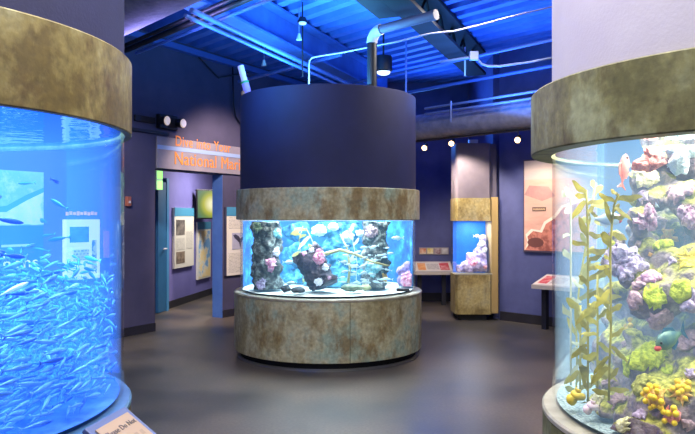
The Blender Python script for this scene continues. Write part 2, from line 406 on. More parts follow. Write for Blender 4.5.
# drain pipe over central tank
tcx, tcy = -.214, 7.669
pv = at(372, 60, 7.1)
t = thing('drain_pipe', 'black vertical drain pipe with white elbow rising from the central tank top', 'pipe', (pv.x, pv.y, 2.80))
z1 = 3.30 - 2.81
MB().tube([(0, 0, 0), (0, 0, z1)], .051, 20).build('riser', blackpipe, t, smooth='auto')
el = []; q = (at(440, 11, 6.55) - Vector((pv.x, pv.y, 0))); q = Vector((q.x, q.y, 0)).normalized()
for i in range(9):
    a = PI / 2 * i / 8; el.append(Vector((0, 0, z1)) + Vector((0, 0, 1)) * .12 * math.sin(a) + q * .12 * (1 - math.cos(a)))
MB().tube(el, .056, 20).build('elbow', whitepvc, t, smooth='auto')
MB().tube([el[-1], el[-1] + q * .66 + Vector((0, 0, .02))], .046, 20).build('run', mat('pvc_grey', srgb(112, 108, 128), .6), t, smooth='auto')
MB().tube([el[-1] + q * .61 + Vector((0, 0, .018)), el[-1] + q * .67 + Vector((0, 0, .02))], .051, 20).build('coupling', MATS['pvc_grey'], t, smooth='auto')

# black can lamp
p = at(383.5, 66, 8.6)
t = thing('pendant_lamp', 'black can pendant lamp with a bright lens behind the drain pipe', 'lamp', p)
MB().lathe([(.0, .12), (.1, .12), (.11, .1), (.11, -.06), (.095, -.075)], 28).build('shade', blackpipe, t, smooth='auto')
MB().ball((0, 0, -.075), .085, 18, 10, (1, 1, .5)).build('lens', mat('lens_white', srgb(235, 240, 255), .2, emit=1.6, ecol=srgb(220, 230, 255)), t, smooth=True)
MB().tube([(0, 0, .12), (0, 0, CEIL - p.z - .002)], .012, 8).build('rod', blackpipe, t)
# small black dome lamp with a drop rod
p = at(302.5, 21, 7.7)
t = thing('pendant_lamp', 'small black dome lamp on a thin rod above the roof beam', 'lamp', p)
MB().lathe([(0, .045), (.035, .04), (.055, 0), (.055, -.02)], 20).build('shade', blackpipe, t, smooth='auto')
MB().ball((0, 0, -.022), .045, 14, 8, (1, 1, .5)).build('lens', mat('lens_dim', srgb(190, 200, 220), .3, emit=.4), t, smooth=True)
MB().tube([(0, 0, .045), (0, 0, CEIL - p.z - .002)], .008, 8).build('rod', blackpipe, t)
MB().tube([(.0, 0, -.05), (.0, 0, -.62)], .008, 8).build('drop_rod', blackpipe, t)
for (px, py, Y, lab) in ((264, 63, 9.0, 'small white sprinkler head below the roof beam'), (299, 37, 7.9, 'small white sprinkler head beside the dome lamp')):
    p = at(px, py, Y); t = thing('sprinkler_head', lab, 'sprinkler', p)
    MB().lathe([(0, .04), (.014, .04), (.03, -.02), (.034, -.035), (0, -.035)], 14).build('cone', whitepvc, t, smooth='auto')
    MB().tube([(0, 0, .04), (0, 0, CEIL - p.z - .002)], .007, 6).build('drop', conduit, t)
# conduit with long sagging cable
pts = [at(*a) for a in ((309, 88, 7.72), (309, 66, 7.7), (309.4, 61, 7.7), (312, 57.6, 7.7), (320, 56, 7.66), (345, 52, 7.55), (372, 46.5, 7.4), (400, 41, 7.25), (420, 36, 7.15), (430, 33.5, 7.1), (455, 31, 7.0),
                        (480, 25, 6.85), (510, 17, 6.7), (530, 12, 6.6), (551, 7, 6.5), (580, -1, 6.3), (640, -14, 6.1))]
o = MB().tube([q - pts[0] for q in pts], .008, 8).build('overhead_cable', mat('cable_pale', srgb(165, 155, 175), .6), loc=pts[0], smooth=True)
tag(o, 'long pale sagging cable rising from the central tank top and crossing the ceiling', 'cable')
for (px, y0, y1, Y, lab, m) in ((406, 38, 96, 8.4, 'thin blue hanger rod behind the central tank top right', bluepipe), (465, 47, 76, 8.9, 'short white hanger rod beside the black joist', whitepvc),
                                (451, 101, 122, 8.85, 'short dark hanger rod over the wrapped duct', conduit)):
    a = at(px, y1, Y); o = MB().tube([(0, 0, 0), (0, 0, at(px, y0, Y).z - a.z)], .011, 8).build('hanger_rod', m, loc=a); tag(o, lab, 'rod')
pts = [at(*a) for a in ((440, 62, 8.1), (470, 57, 8.0), (476, 58, 8.0), (482, 64, 8.0), (488, 66, 8.0), (500, 66, 7.95), (530, 62, 7.7), (556, 57, 7.5))]
o = MB().tube([q - pts[0] for q in pts], .014, 8).build('bent_conduit', conduit, loc=pts[0], smooth=True); tag(o, 'bent grey conduit under the deck ribs right of the black joist', 'conduit')
p = at(473, 57, 8.0); o = MB().box(-.05, .05, -.03, .03, -.05, .05, .006).build('junction_box', conduit, loc=p + Vector((0, -.055, 0))); tag(o, 'small junction box on the bent grey conduit', 'box')
# translucent tube rising from the central tank's left
a, b_ = at(248.5, 96, 7.75), at(240.5, 66, 7.75)
t = thing('filter_tube', 'leaning white tube with a green band at the left of the central tank top', 'tube', a)
d = b_ - a; pale = mat('tube_pale', srgb(205, 190, 225), .4, emit=.35, ecol=srgb(190, 170, 235))
MB().tube([d * 0, d], .035, 16).build('tube', pale, t, smooth='auto')
MB().tube([d * .42, d * .48], .047, 16).build('collar', mat('band_green', srgb(50, 150, 90), .5, emit=.15), t, smooth='auto')
MB().tube([d * .0, d * .42], .042, 16).build('sleeve', mat('tube_sleeve', srgb(150, 130, 215), .4, emit=.3), t, smooth='auto')
MB().ball((-.05, 0, .03), .035, 12, 8).build('fitting', mat('fitting_orange', srgb(205, 130, 90), .5), t, smooth=True)

# ------------------------------------------------------------------ things on the left wall
def on_wall(W, name, label, cat, px0, py0, px1, py1, off=.004, group=None):
    """thing whose local origin is the lower left corner of a panel on wall W; returns thing, width, height"""
    t0, za = W.hit(px0, py1); t1, _ = W.hit(px1, py1); _, zb = W.hit(px0, py0)
    t = thing(name, label, cat, W.pt(t0, za, off), W.rz, group); return t, t1 - t0, zb - za
def plainmat(n, c, **k): return mat(n, c, k.pop('rough', .5), **k)
cream = plainmat('panel_cream', srgb(226, 220, 205)); tealhead = plainmat('panel_teal', srgb(70, 140, 175)); ink = srgb(110, 105, 105)
printed = text_mat('panel_small_print', srgb(226, 220, 205), ink)
def photo_mat(name, a, b_, c=None, scale=8., lo=.35, hi=.65, emit=0):
    return mat(name, a, .5, col2=b_, scale=scale, detail=6, lo=lo, hi=hi, col3=c, emit=emit)

# banner over the opening
t, w, h = on_wall(WL, 'entrance_banner', 'long banner over the doorway with orange letters and a pale blue stripe', 'banner', 155.5, 136, 262, 168, .002)
MB().box(0, w, -.03, -.002, 0, h, .004).build('board', mat('banner_board', srgb(140, 132, 142), .6, col2=srgb(122, 116, 130), scale=3), t)
MB().box(.0, w, -.036, -.031, h * .60, h * .73).build('stripe', plainmat('banner_stripe', srgb(140, 160, 200)), t)
om = plainmat('letters_orange', srgb(214, 126, 44), emit=.14)
t0 = WL.s_at(173) - WL.s_at(155.5)
def words(text, size, m, parent, x, y, z, ext, squeeze, gap):
    """one lettering part per word, set side by side"""
    for wd_ in text.split():
        o = font('lettering', wd_, size, m, parent, (x, y, z), ext, squeeze=squeeze)
        x += max(v.co.x for v in o.data.vertices) * squeeze + gap
words('Dive into Your', .2, om, t, t0, -.034, h * .77, .001, .9, .075)
words('National Marine', .25, om, t, t0 - .02, -.034, h * .17, .002, .97, .10)
# emergency light
q = WL.hit(165, 122)
t = thing('emergency_light', 'black twin head emergency light on the dark left wall', 'lamp', WL.pt(q[0], q[1], .004), WL.rz)
MB().box(-.17, .17, -.07, 0, -.1, .09, .015).build('housing', mat('plastic_black', srgb(24, 22, 28), .5), t)
MB().box(-.55, -.2, -.03, 0, -.05, .03, .008).build('bracket', mat('plastic_black', srgb(24, 22, 28), .5), t)
for sx in (-.14, .16):
    h = MB().tube([(sx, -.05, .0), (sx + .01, -.16, -.01)], [.05, .07], 18).build('lamp_head', mat('plastic_black', srgb(24, 22, 28), .5), t, smooth='auto')
    MB().tube([(sx + .011, -.162, -.01), (sx + .012, -.175, -.011)], [.062, .05], 18).build('lens', mat('em_lens', srgb(225, 200, 175), .25, emit=.5, ecol=srgb(235, 205, 175)), h, smooth='auto')
q0 = WL.hit(126, 127.6); q1 = WL.hit(167.5, 135.2)
o = MB().box(0, q1[0] - q0[0], -.03, 0, -.02, .02).build('wall_bar', mat('plastic_black', srgb(24, 22, 28), .5), loc=WL.pt(q0[0], (q0[1] + q1[1]) / 2, .003), rotz=WL.rz)
tag(o, 'thin black bar on the left wall under the emergency light', 'bar')
t, w, h = on_wall(WL, 'alarm_pull', 'small reddish pull box on the dark left wall beside the left tank', 'box', 124.5, 196.5, 128.5, 206)
MB().box(0, w, -.05, 0, 0, h, .008).build('case', plainmat('pull_red', srgb(165, 95, 80)), t)
MB().box(w * .25, w * .75, -.058, -.051, h * .3, h * .55).build('handle', plainmat('pull_white', srgb(210, 200, 195)), t)
# wires on the left wall
q = WL.hit(231, 60); q2 = WL.hit(232, 112); q3 = WL.hit(240, 126)
o = MB().tube([WL.pt(q[0], q[1], .03) - WL.pt(q[0], 0, 0), WL.pt(q2[0], q2[1] + .1, .03) - WL.pt(q[0], 0, 0), WL.pt(q2[0] + .05, q2[1] - .06, .03) - WL.pt(q[0], 0, 0), WL.pt(q3[0], q3[1], .03) - WL.pt(q[0], 0, 0), WL.pt(q3[0] + .3, q3[1] - .02, .03) - WL.pt(q[0], 0, 0)], .012, 8).build('wall_cable', blackpipe, loc=WL.pt(q[0], 0, 0), smooth=True)
tag(o, 'black cable drooping down the left wall behind the central tank', 'cable')
q = WL.hit(195, 55); q2 = WL.hit(217, 78); q3 = WL.hit(246, 73); B0 = WL.pt(q[0], 0, 0)
o = MB().tube([WL.pt(q[0], q[1], .03) - B0, WL.pt(q2[0], q2[1], .03) - B0, WL.pt(q3[0], q3[1], .03) - B0], .012, 8).build('wall_cable', blackpipe, loc=B0)
tag(o, 'black cable forming a wide vee high on the left wall', 'cable')

# panel right of opening
t, w, h = on_wall(WL, 'info_panel', 'tall cream info panel with a whale tail photo right of the doorway', 'panel', 225, 207, 255, 276, .004)
MB().box(0, w, -.03, -.001, 0, h, .004).build('board', cream, t)
MB().box(0, w, -.034, -.031, h * .87, h).build('header', tealhead, t)
MB().quad(.04, w * .95, h * .68, h * .85, -.032).build('text_block', printed, t)
MB().quad(.04, w * .95, h * .04, h * .33, -.032).build('text_block', printed, t)
ph = MB().box(.12, w * .95, -.035, -.031, h * .38, h * .62).build('photo', photo_mat('photo_sea', srgb(185, 185, 200), srgb(160, 160, 185)), t)
wt = plainmat('whale_dark', srgb(60, 60, 78))
fl = [(-.0, -.16), (.03, -.03), (.1, .03), (.2, .04), (.24, .1), (.13, .1), (.04, .07), (0, .05), (-.05, .1), (-.16, .14), (-.24, .12), (-.19, .06), (-.1, .01), (-.03, -.04)]
cx_, cz_ = .12 + (w * .95 - .12) * .33, h * .5
MB().add([(cx_ + a * .7, -.0365, cz_ + b_ * .75) for a, b_ in fl], [tuple(range(len(fl)))]).build('whale_tail', wt, ph)
# light switch like edge: dark frame strip
MB().box(-.03, -.004, -.034, -.002, 0, h, .003).build('side_edge', plainmat('panel_edge', srgb(60, 60, 84)), t)

# posters behind the left tank
t, w, h = on_wall(WL, 'mural_panel', 'large blue mural panel with an aerial shore photo seen through the left tank', 'panel', -60, 166, 41.5, 300, .004)
MB().box(0, w, -.03, -.001, 0, h, .004).build('board', mat('mural_blue', srgb(24, 96, 150), .5, col2=srgb(18, 80, 136), scale=2), t)
ph = MB().box(0, w, -.034, -.031, h * .55, h).build('photo', photo_mat('photo_shore', srgb(150, 200, 165), srgb(205, 225, 185), srgb(120, 185, 170), 3.5), t)
MB().add([(0, -.035, h * .64), (w * .6, -.035, h * .66), (w * .82, -.035, h * .76), (w, -.035, h * .83), (w * .96, -.035, h * .72), (w, -.035, h * .56), (w * .6, -.035, h * .56), (0, -.035, h * .58)], [tuple(range(8))]).build('sand_spit', photo_mat('photo_sand', srgb(190, 215, 180), srgb(225, 235, 205), None, 8), ph)
MB().add([(0, -.0345, h * .62), (w * .6, -.0345, h * .645), (w * .82, -.0345, h * .745), (w, -.0345, h * .83), (w, -.0345, h * .87), (w * .8, -.0345, h * .80), (w * .6, -.0345, h * .71), (0, -.0345, h * .65)], [tuple(range(8))]).build('tide_channel', plainmat('photo_channel', srgb(60, 150, 165)), ph)
MB().box(w * .55, w * .9, -.034, -.031, h * .375, h * .395).build('rule', plainmat('mural_rule', srgb(190, 215, 225)), t)
wm = plainmat('letters_white', srgb(245, 240, 235), emit=.25)
font('lettering', 't', .17, wm, t, (w - (WL.s_at(41.5) - WL.s_at(0)) + .0, -.033, h * .27), .002)
font('lettering', 'hons', .17, wm, t, (w - (WL.s_at(41.5) - WL.s_at(0)) + .0, -.033, h * .2), .002, squeeze=1.25)
MB().quad(w * .3, w * .84, h * .05, h * .17, -.032).build('text_block', text_mat('mural_print', srgb(30, 84, 142), srgb(200, 190, 190), .05, .035), t)
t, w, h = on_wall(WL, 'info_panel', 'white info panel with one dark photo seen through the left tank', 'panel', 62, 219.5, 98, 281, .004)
MB().box(0, w, -.03, -.001, 0, h, .004).build('board', plainmat('panel_white', srgb(228, 232, 228), emit=.5), t)  # brightness put into the board as a glow, no lamp behind
MB().box(w * .15, w * .68, -.034, -.031, h * .62, h * .88).build('photo', photo_mat('photo_kelp', srgb(20, 70, 105), srgb(70, 150, 175), None, 9), t)
MB().quad(w * .25, w * .68, h * .32, h * .5, -.032).build('text_block', text_mat('white_print', srgb(225, 228, 226), srgb(120, 130, 140), .05, .035), t)
MB().quad(w * .76, w * .9, h * .15, h * .65, -.032).build('side_strip', photo_mat('photo_strip', srgb(215, 225, 228), srgb(70, 100, 140), None, 14, .5, .62), t)
t, w, h = on_wall(WL, 'wall_lettering', 'row of orange lettering above the white panel behind the left tank', 'lettering', 64, 211, 97, 215.5, .004)
MB().box(0, w, -.01, -.001, 0, h).build('strip', plainmat('lettering_backing', srgb(60, 66, 110)), t)
for i in range(9):
    MB().box(w * (.02 + i * .108), w * (.02 + i * .108 + .085), -.016, -.011, h * (.12 if i % 3 else .0), h * (.95 if i % 2 else .8), .002).build('character', plainmat('strip_orange', srgb(250, 170, 80), emit=.35), t)
t, w, h = on_wall(WL, 'info_panel', 'narrow pinkish info strip right of the white panel behind the left tank', 'panel', 103, 231, 108, 258, .004)
MB().box(0, w, -.02, -.001, 0, h, .003).build('board', mat('strip_pink', srgb(190, 120, 140), .5, col2=srgb(150, 110, 160), scale=8), t)

# corridor wall K
def corridor_panel(px0, py0, px1, py1, label):
    return on_wall(WK, 'info_panel', label, 'panel', px0, py0, px1, py1, .004)
t, w, h = corridor_panel(172, 207.5, 191.5, 269, 'cream info panel with two small photos on the corridor wall')
MB().box(0, w, -.04, -.001, 0, h, .004).build('board', cream, t)
MB().box(0, w, -.045, -.041, h * .86, h).build('header', tealhead, t)
MB().box(w * .08, w * .5, -.046, -.041, h * .55, h * .8).build('photo', photo_mat('photo_grey', srgb(60, 58, 60), srgb(150, 140, 130), None, 10), t)
MB().box(w * .08, w * .5, -.046, -.041, h * .08, h * .27).build('photo', photo_mat('photo_brown', srgb(90, 75, 60), srgb(170, 150, 130), None, 10), t)
MB().quad(w * .08, w * .5, h * .3, h * .5, -.043).build('text_block', printed, t)
MB().quad(w * .58, w * .92, h * .3, h * .6, -.043).build('text_block', printed, t)
t, w, h = corridor_panel(195.5, 222, 208.5, 280, 'coastal map info panel under the corridor television')
MB().box(0, w, -.04, -.001, 0, h, .004).build('board', cream, t)
MB().box(0, w, -.045, -.041, h * .87, h).build('header', tealhead, t)
MB().box(w * .06, w * .94, -.045, -.041, h * .03, h * .84).build('map', photo_mat('photo_map', srgb(120, 170, 215), srgb(236, 212, 150), srgb(225, 222, 205), 2.6, .45, .55), t)
p = at(195.5, 219, 12.35); w, h = .43, .53
t = thing('television', 'wall television with a green and yellow picture in the corridor', 'television', p, math.radians(34))
MB().box(0, w, -.05, .0, 0, h, .01).build('case', mat('plastic_black', srgb(24, 22, 28), .5), t)
MB().box(w * .3, w * .6, .0, .1, h * .35, h * .65).build('bracket', blackpipe, t)
sm = bpy.data.materials.new('tv_picture'); sm.use_nodes = True; nt = sm.node_tree; b = nt.nodes['Principled BSDF']
tc = nt.nodes.new('ShaderNodeTexCoord'); g = nt.nodes.new('ShaderNodeTexGradient'); g.gradient_type = 'SPHERICAL'
mp = nt.nodes.new('ShaderNodeMapping'); mp.inputs['Scale'].default_value = (3.2, .1, 3.0); mp.inputs['Location'].default_value = (-w * .68 * 3.2, .0, -h * .5 * 3.0)
nt.links.new(tc.outputs['Object'], mp.inputs['Vector']); nt.links.new(mp.outputs['Vector'], g.inputs['Vector'])
r = nt.nodes.new('ShaderNodeValToRGB'); cr = r.color_ramp; cr.elements[0].color = srgb(74, 120, 96); cr.elements[0].position = 0; cr.elements[1].color = srgb(255, 250, 200); cr.elements[1].position = .85
e = cr.elements.new(.5); e.color = srgb(190, 190, 60)
e = cr.elements.new(.25); e.color = srgb(110, 140, 60)
nt.links.new(g.outputs['Fac'], r.inputs['Fac']); nt.links.new(r.outputs['Color'], b.inputs['Emission Color']); b.inputs['Emission Strength'].default_value = .9; b.inputs['Base Color'].default_value = (0, 0, 0, 1)
MB().box(.022, w - .022, -.056, -.051, .022, h - .022).build('screen', sm, t)
# door on the corridor's left, exit sign above it
teal = mat('door_teal', srgb(36, 96, 140), .5, col2=srgb(28, 84, 128), scale=3)
dt0, dt1 = WK.s_at(154), WK.s_at(163.5)
d1 = thing('door_1', 'teal door at the left of the corridor', 'door', WK.pt(dt0, 0, .02), WK.rz); d1['kind'] = 'structure'; del d1['category']
MB().box(0, dt1 - dt0 - .06, -.05, -.005, .01, 2.05).build('leaf', teal, d1)
MB().box(dt1 - dt0 - .055, dt1 - dt0 + .03, -.06, .01, 0, 2.12).build('frame', mat('door_frame_blue', srgb(64, 130, 180), .5), d1)
MB().tube([(dt1 - dt0 - .16, -.052, 1.0), (dt1 - dt0 - .16, -.1, 1.0), (dt1 - dt0 - .27, -.1, 1.0)], .012, 8).build('handle', whitepvc, d1)
q = WL.hit(156, 180)
t = thing('exit_sign', 'small glowing green exit sign at the doorway top', 'sign', WL.pt(tL + .05, 1.98, -.02), WL.rz)
MB().box(0, .11, .0, .04, -.12, .14, .006).build('case', plainmat('exit_case', srgb(160, 190, 160)), t)
MB().quad(.008, .102, -.11, -.0, -.002).build('face', plainmat('exit_glow', srgb(120, 220, 90), emit=2.2, ecol=srgb(140, 255, 110)), t)
MB().quad(.008, .102, .03, .13, -.002).build('face', plainmat('exit_glow2', srgb(120, 220, 90), emit=1.4, ecol=srgb(140, 255, 110)), t)
# bright label plate on the corridor floor at the jamb
p = at(214.5, 314, 10.6)
t = thing('corridor_lamp', 'round recessed lamp in the corridor ceiling', 'lamp', (-1.97, 10.65, 2.545))
MB().lathe([(.0, -.004), (.06, -.004), (.075, -.0), (.075, .004)], 20).build('trim_ring', whitepvc, t)
MB().disc(.058, -.006, 20, up=False).build('lens', plainmat('lamp_face', srgb(255, 245, 225), emit=5), t)

# ------------------------------------------------------------------ tanks
BASE_MATS = {
    'central': patina('patina_teal', srgb(150, 140, 102), srgb(178, 172, 138), srgb(150, 166, 146), srgb(122, 98, 56)),
    'left': patina('patina_olive', srgb(88, 74, 32), srgb(120, 108, 62), srgb(142, 136, 98), srgb(66, 44, 14)),
    'right': patina('patina_moss', srgb(78, 76, 40), srgb(102, 100, 62), srgb(124, 128, 96), srgb(60, 50, 22))}
navy = mat('housing_navy', srgb(28, 32, 76), .75, col2=srgb(23, 26, 66), scale=2, bump=.06, bscale=80)
beige = mat('housing_lavender', srgb(168, 164, 178), .7, col2=srgb(156, 151, 168), scale=1.5, bump=.05, bscale=80)
glassm = glass_mat('acrylic_clear')
core = mat('core_black', srgb(20, 20, 22), .8)
rimm = mat('rim_stone', srgb(165, 158, 140), .45, col2=srgb(140, 134, 116), scale=8)
chrome = mat('kick_chrome', srgb(150, 150, 150), .3, metal=.8)
sandm = mat('sand_white', srgb(235, 232, 220), .9, col2=srgb(200, 200, 190), scale=40, bump=.5, bscale=60)
rightsand = mat('gravel_pale', srgb(190, 205, 200), .8, col2=srgb(110, 130, 130), scale=70, bump=.8, bscale=70)

def make_tank(name, label, cx, cy, rb, rg, rc, zr, zc0, zc1, ztop, base_m, hous_m, water, surf_z, surf_m, sand, seam0=-38, npan=7, back=None, sand_h=.03, rim_m=None):
    t = thing(name, label, 'aquarium', (cx, cy, 0))
    MB().lathe([(rb - .07, 0), (rb - .07, .085)], 96).build('plinth', core, t, smooth=True)
    MB().lathe([(rb - .055, .0), (rb - .035, .0), (rb - .035, .025), (rb - .055, .025)], 96, close=True).build('kick_ring', chrome, t, smooth='auto')
    for k in range(npan):
        a0 = math.radians(seam0 - 90 + 360 / npan * k) + .003; a1 = math.radians(seam0 - 90 + 360 / npan * (k + 1)) - .003
        MB().lathe([(rb - .03, .085), (rb - .004, .085), (rb, .09), (rb, zr - .03), (rb - .03, zr - .03)], 18, a0, a1, close=True).build('base_panel', base_m, t, smooth='auto')
    MB().lathe([(rb - .034, .085), (rb - .034, zr - .03)], 72).build('base_core', core, t, smooth=True)
    MB().lathe([(rg - .06, zr - .02), (rg - .06, zr), (rb - .005, zr), (rb + .003, zr - .008), (rb + .003, zr - .024), (rb - .004, zr - .03), (rg - .06, zr - .03)], 96, close=True).build('rim', rim_m or rimm, t, smooth='auto')
    MB().lathe([(rg, zr + .0005), (rg, zc0 + .1)], 128).build('glass', glassm, t, smooth=True)
    ri = rg - .012
    mb = MB(); mb.lathe([(ri, zr + .004), (ri, surf_z)], 96); mb.disc(ri, zr + .004, 96, False); mb.disc(ri, surf_z, 96)
    mb.build('water', water, t)
    MB().disc(ri - .002, surf_z - .003, 96, False).build('water_surface', surf_m, t)
    bm_ = MB(); segs = 72; rings = 10; vs = [(0, 0, zr + sand_h)]; fs = []
    for i in range(1, rings + 1):
        for k in range(segs):
            a = 2 * PI * k / segs; rr_ = (ri - .008) * i / rings; x, y = rr_ * math.cos(a), rr_ * math.sin(a)
            vs.append((x, y, zr + sand_h * (.75 + .5 * noise.noise(Vector((x * 4, y * 4, cx)))) if i < rings else zr + sand_h * .7))
    for k in range(segs): fs.append((0, 1 + k, 1 + (k + 1) % segs))
    for i in range(rings - 1):
        for k in range(segs):
            fs.append((1 + i * segs + k, 1 + (i + 1) * segs + k, 1 + (i + 1) * segs + (k + 1) % segs, 1 + i * segs + (k + 1) % segs))
    bm_.add(vs, fs).build('sand_bed', sand, t, smooth=True)
    MB().lathe([(rg + .003, zc0), (rc - .004, zc0), (rc, zc0 + .005), (rc, zc1 - .006), (rc - .006, zc1), (rg - .05, zc1), (rg - .05, zc1 - .01), (rg + .003, zc1 - .01)], 128, close=True).build('collar', base_m, t, smooth='auto')
    mb = MB(); mb.lathe([(rg, zc1 + .001), (rg, ztop - .004), (rg - .006, ztop)], 128); mb.disc(rg - .006, ztop); mb.disc(rg - .1, zc1 + .001, 96, False)
    mb.build('upper_housing', hous_m, t, smooth='auto')
    if back:
        MB().lathe([(rg - .03, zr + .006), (rg - .03, surf_z - .01)], 60, math.radians(back[0]), math.radians(back[1])).build('back_panel', back[2], t, smooth=True)
    return t

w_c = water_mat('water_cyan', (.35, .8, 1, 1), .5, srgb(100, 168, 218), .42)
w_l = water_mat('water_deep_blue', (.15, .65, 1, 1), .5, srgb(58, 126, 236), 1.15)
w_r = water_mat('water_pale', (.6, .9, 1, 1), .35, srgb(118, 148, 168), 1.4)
surf_b = surface_mat('surface_blue', srgb(160, 200, 255)); surf_p = surface_mat('surface_pale', srgb(225, 240, 250))
backm = mat('tank_back_blue', srgb(8, 44, 96), .8, col2=srgb(70, 160, 205), scale=6, detail=8, lo=.38, hi=.66, col3=srgb(18, 84, 158))  # backing added to stand in for lit blue water
TC = (tcx, tcy); TL = (-1.929, 2.821); TR = (1.817, 2.943)
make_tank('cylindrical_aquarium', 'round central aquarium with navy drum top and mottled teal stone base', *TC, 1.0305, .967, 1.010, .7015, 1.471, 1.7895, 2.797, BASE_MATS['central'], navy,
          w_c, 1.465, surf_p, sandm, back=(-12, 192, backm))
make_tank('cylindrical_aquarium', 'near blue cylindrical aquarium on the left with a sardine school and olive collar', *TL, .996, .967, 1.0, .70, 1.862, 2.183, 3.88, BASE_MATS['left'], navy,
          w_l, 1.885, surf_b, mat('sand_blue', srgb(90, 150, 225), .9, col2=srgb(50, 105, 205), scale=9), rim_m=mat('rim_blue_lit', srgb(84, 122, 150), .45, col2=srgb(66, 100, 130), scale=6))  # rim colour carries the blue tank light, sand tinted to blend in
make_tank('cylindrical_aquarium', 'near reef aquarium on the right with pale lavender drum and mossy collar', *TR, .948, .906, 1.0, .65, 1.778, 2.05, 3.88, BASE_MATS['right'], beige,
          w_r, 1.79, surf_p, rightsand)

# rail with plaques round the left tank
rail_c = Vector((TL[0], TL[1], 0))
def plaque_rail(ang, label, txt):
    a = math.radians(ang)
    t = thing('plaque_rail', label, 'sign', rail_c + Vector((math.cos(a), math.sin(a), 0)) * 1.006 + Vector((0, 0, .735)), a + PI / 2)
    # board frame: x along the rail, y down the slope, z off the board
    dn = Vector((0, -.80, -.60)); up = Vector((0, -.60, .80))
    M = Matrix(((1, 0, 0, 0), (0, dn.y, up.y, -.012), (0, dn.z, up.z, .0), (0, 0, 0, 1)))
    fr = mat('rail_frame_bluegrey', srgb(92, 104, 140), .4, metal=.3)
    MB().box(-.15, .15, 0, .26, -.02, 0, .005).xf(M).build('frame', fr, t)
    MB().box(-.12, .12, .03, .235, .001, .005).xf(M).build('plaque', plainmat('plaque_tan', srgb(168, 138, 110)), t)
    q = M @ Vector((-.105, .085, .0065))
    font('lettering', txt, .034, plainmat('plaque_ink', srgb(80, 74, 78)), t, q, .0005, rot=(math.atan2(.60, .80), 0, 0))
    MB().add([M @ Vector(v) for v in ((-.1, .17, .0065), (.1, .17, .0065), (.1, .11, .0065), (-.1, .11, .0065))], [(0, 1, 2, 3)]).build('text_block', text_mat('plaque_print', srgb(168, 138, 110), srgb(135, 110, 90), .04, .03), t)
    MB().box(-.02, .02, -.2, -.004, -.2, -.17).build('bracket', fr, t)

# ------------------------------------------------------------------ column aquarium
colr = patina('patina_gold', srgb(150, 132, 82), srgb(168, 152, 104), srgb(150, 142, 110), srgb(110, 92, 50), 3)
colg = mat('housing_grey', srgb(122, 112, 124), .7, col2=srgb(108, 100, 114), scale=3)
p = at(477.5, 300, 9.98)
ct = thing('column_aquarium', 'tall narrow column aquarium with gold brown cabinet built into the far wall', 'aquarium', (p.x, p.y, 0))
wf = .56
def zz(py, Y=9.98): return 1.5 + (CY - py) / F * Y
hx0, hx1 = -.315, .215
octo = [(hx0 + .03, 0), (hx1 - .03, 0), (hx1, .06), (hx1, .5), (hx0, .5), (hx0, .06)]
def shrink(pl, d): return [(x + (d if x < -.05 else -d), y + d) for x, y in pl]
MB().prism(shrink(octo, .05), 0, .09).build('plinth', core, ct)
MB().prism(octo, .09, zz(275)).build('cabinet', colr, ct)
MB().box(hx0 + .07, hx1 - .06, -.006, -.001, .16, zz(275) - .05).build('cabinet_door', colr, ct)
MB().prism(octo, zz(221), zz(198)).build('collar', colr, ct)
MB().prism(shrink(octo, .01), zz(198) + .001, zz(143)).build('upper_housing', colg, ct)
MB().box(hx1 - .01, hx1 + .09, .02, .5, .1, zz(197), .006).build('side_post', mat('post_oak', srgb(178, 152, 100), .55, col2=srgb(160, 134, 84), scale=4, stretch=(1, 1, .2)), ct)
MB().box(hx1 - .03, hx1 + .07, .05, .5, zz(197) + .001, zz(143) - .01).build('side_housing', mat('housing_grey_dark', srgb(92, 86, 104), .7), ct)
wz0, wz1 = zz(275), zz(221)
MB().box(hx0 + .0, hx1, -.002, .045, wz0 + .001, wz0 + .02).build('sill', rimm, ct)
MB().add([(hx0 + .012, .004, wz0 + .02), (hx1 - .012, .004, wz0 + .02), (hx1 - .012, .004, wz1), (hx0 + .012, .004, wz1)], [(0, 1, 2, 3)]).build('glass', glassm, ct)
MB().add([(hx0 + .012, .004, wz0 + .02), (hx0 + .012, .46, wz0 + .02), (hx0 + .012, .46, wz1), (hx0 + .012, .004, wz1)], [(0, 1, 2, 3)]).build('side_glass', glassm, ct)
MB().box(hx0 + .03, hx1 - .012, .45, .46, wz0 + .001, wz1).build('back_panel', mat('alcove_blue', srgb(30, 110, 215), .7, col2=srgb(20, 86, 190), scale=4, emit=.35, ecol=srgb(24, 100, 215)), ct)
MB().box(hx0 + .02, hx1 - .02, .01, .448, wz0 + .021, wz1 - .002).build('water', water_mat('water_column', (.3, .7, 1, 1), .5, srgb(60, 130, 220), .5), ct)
o = MB().box(-.07, .06, .02, .12, 0, .055, .005).build('ballast_box', whitepvc, loc=(p.x - .04, p.y + .04, zz(143) + .002)); tag(o, 'small white box on top of the column aquarium', 'box')

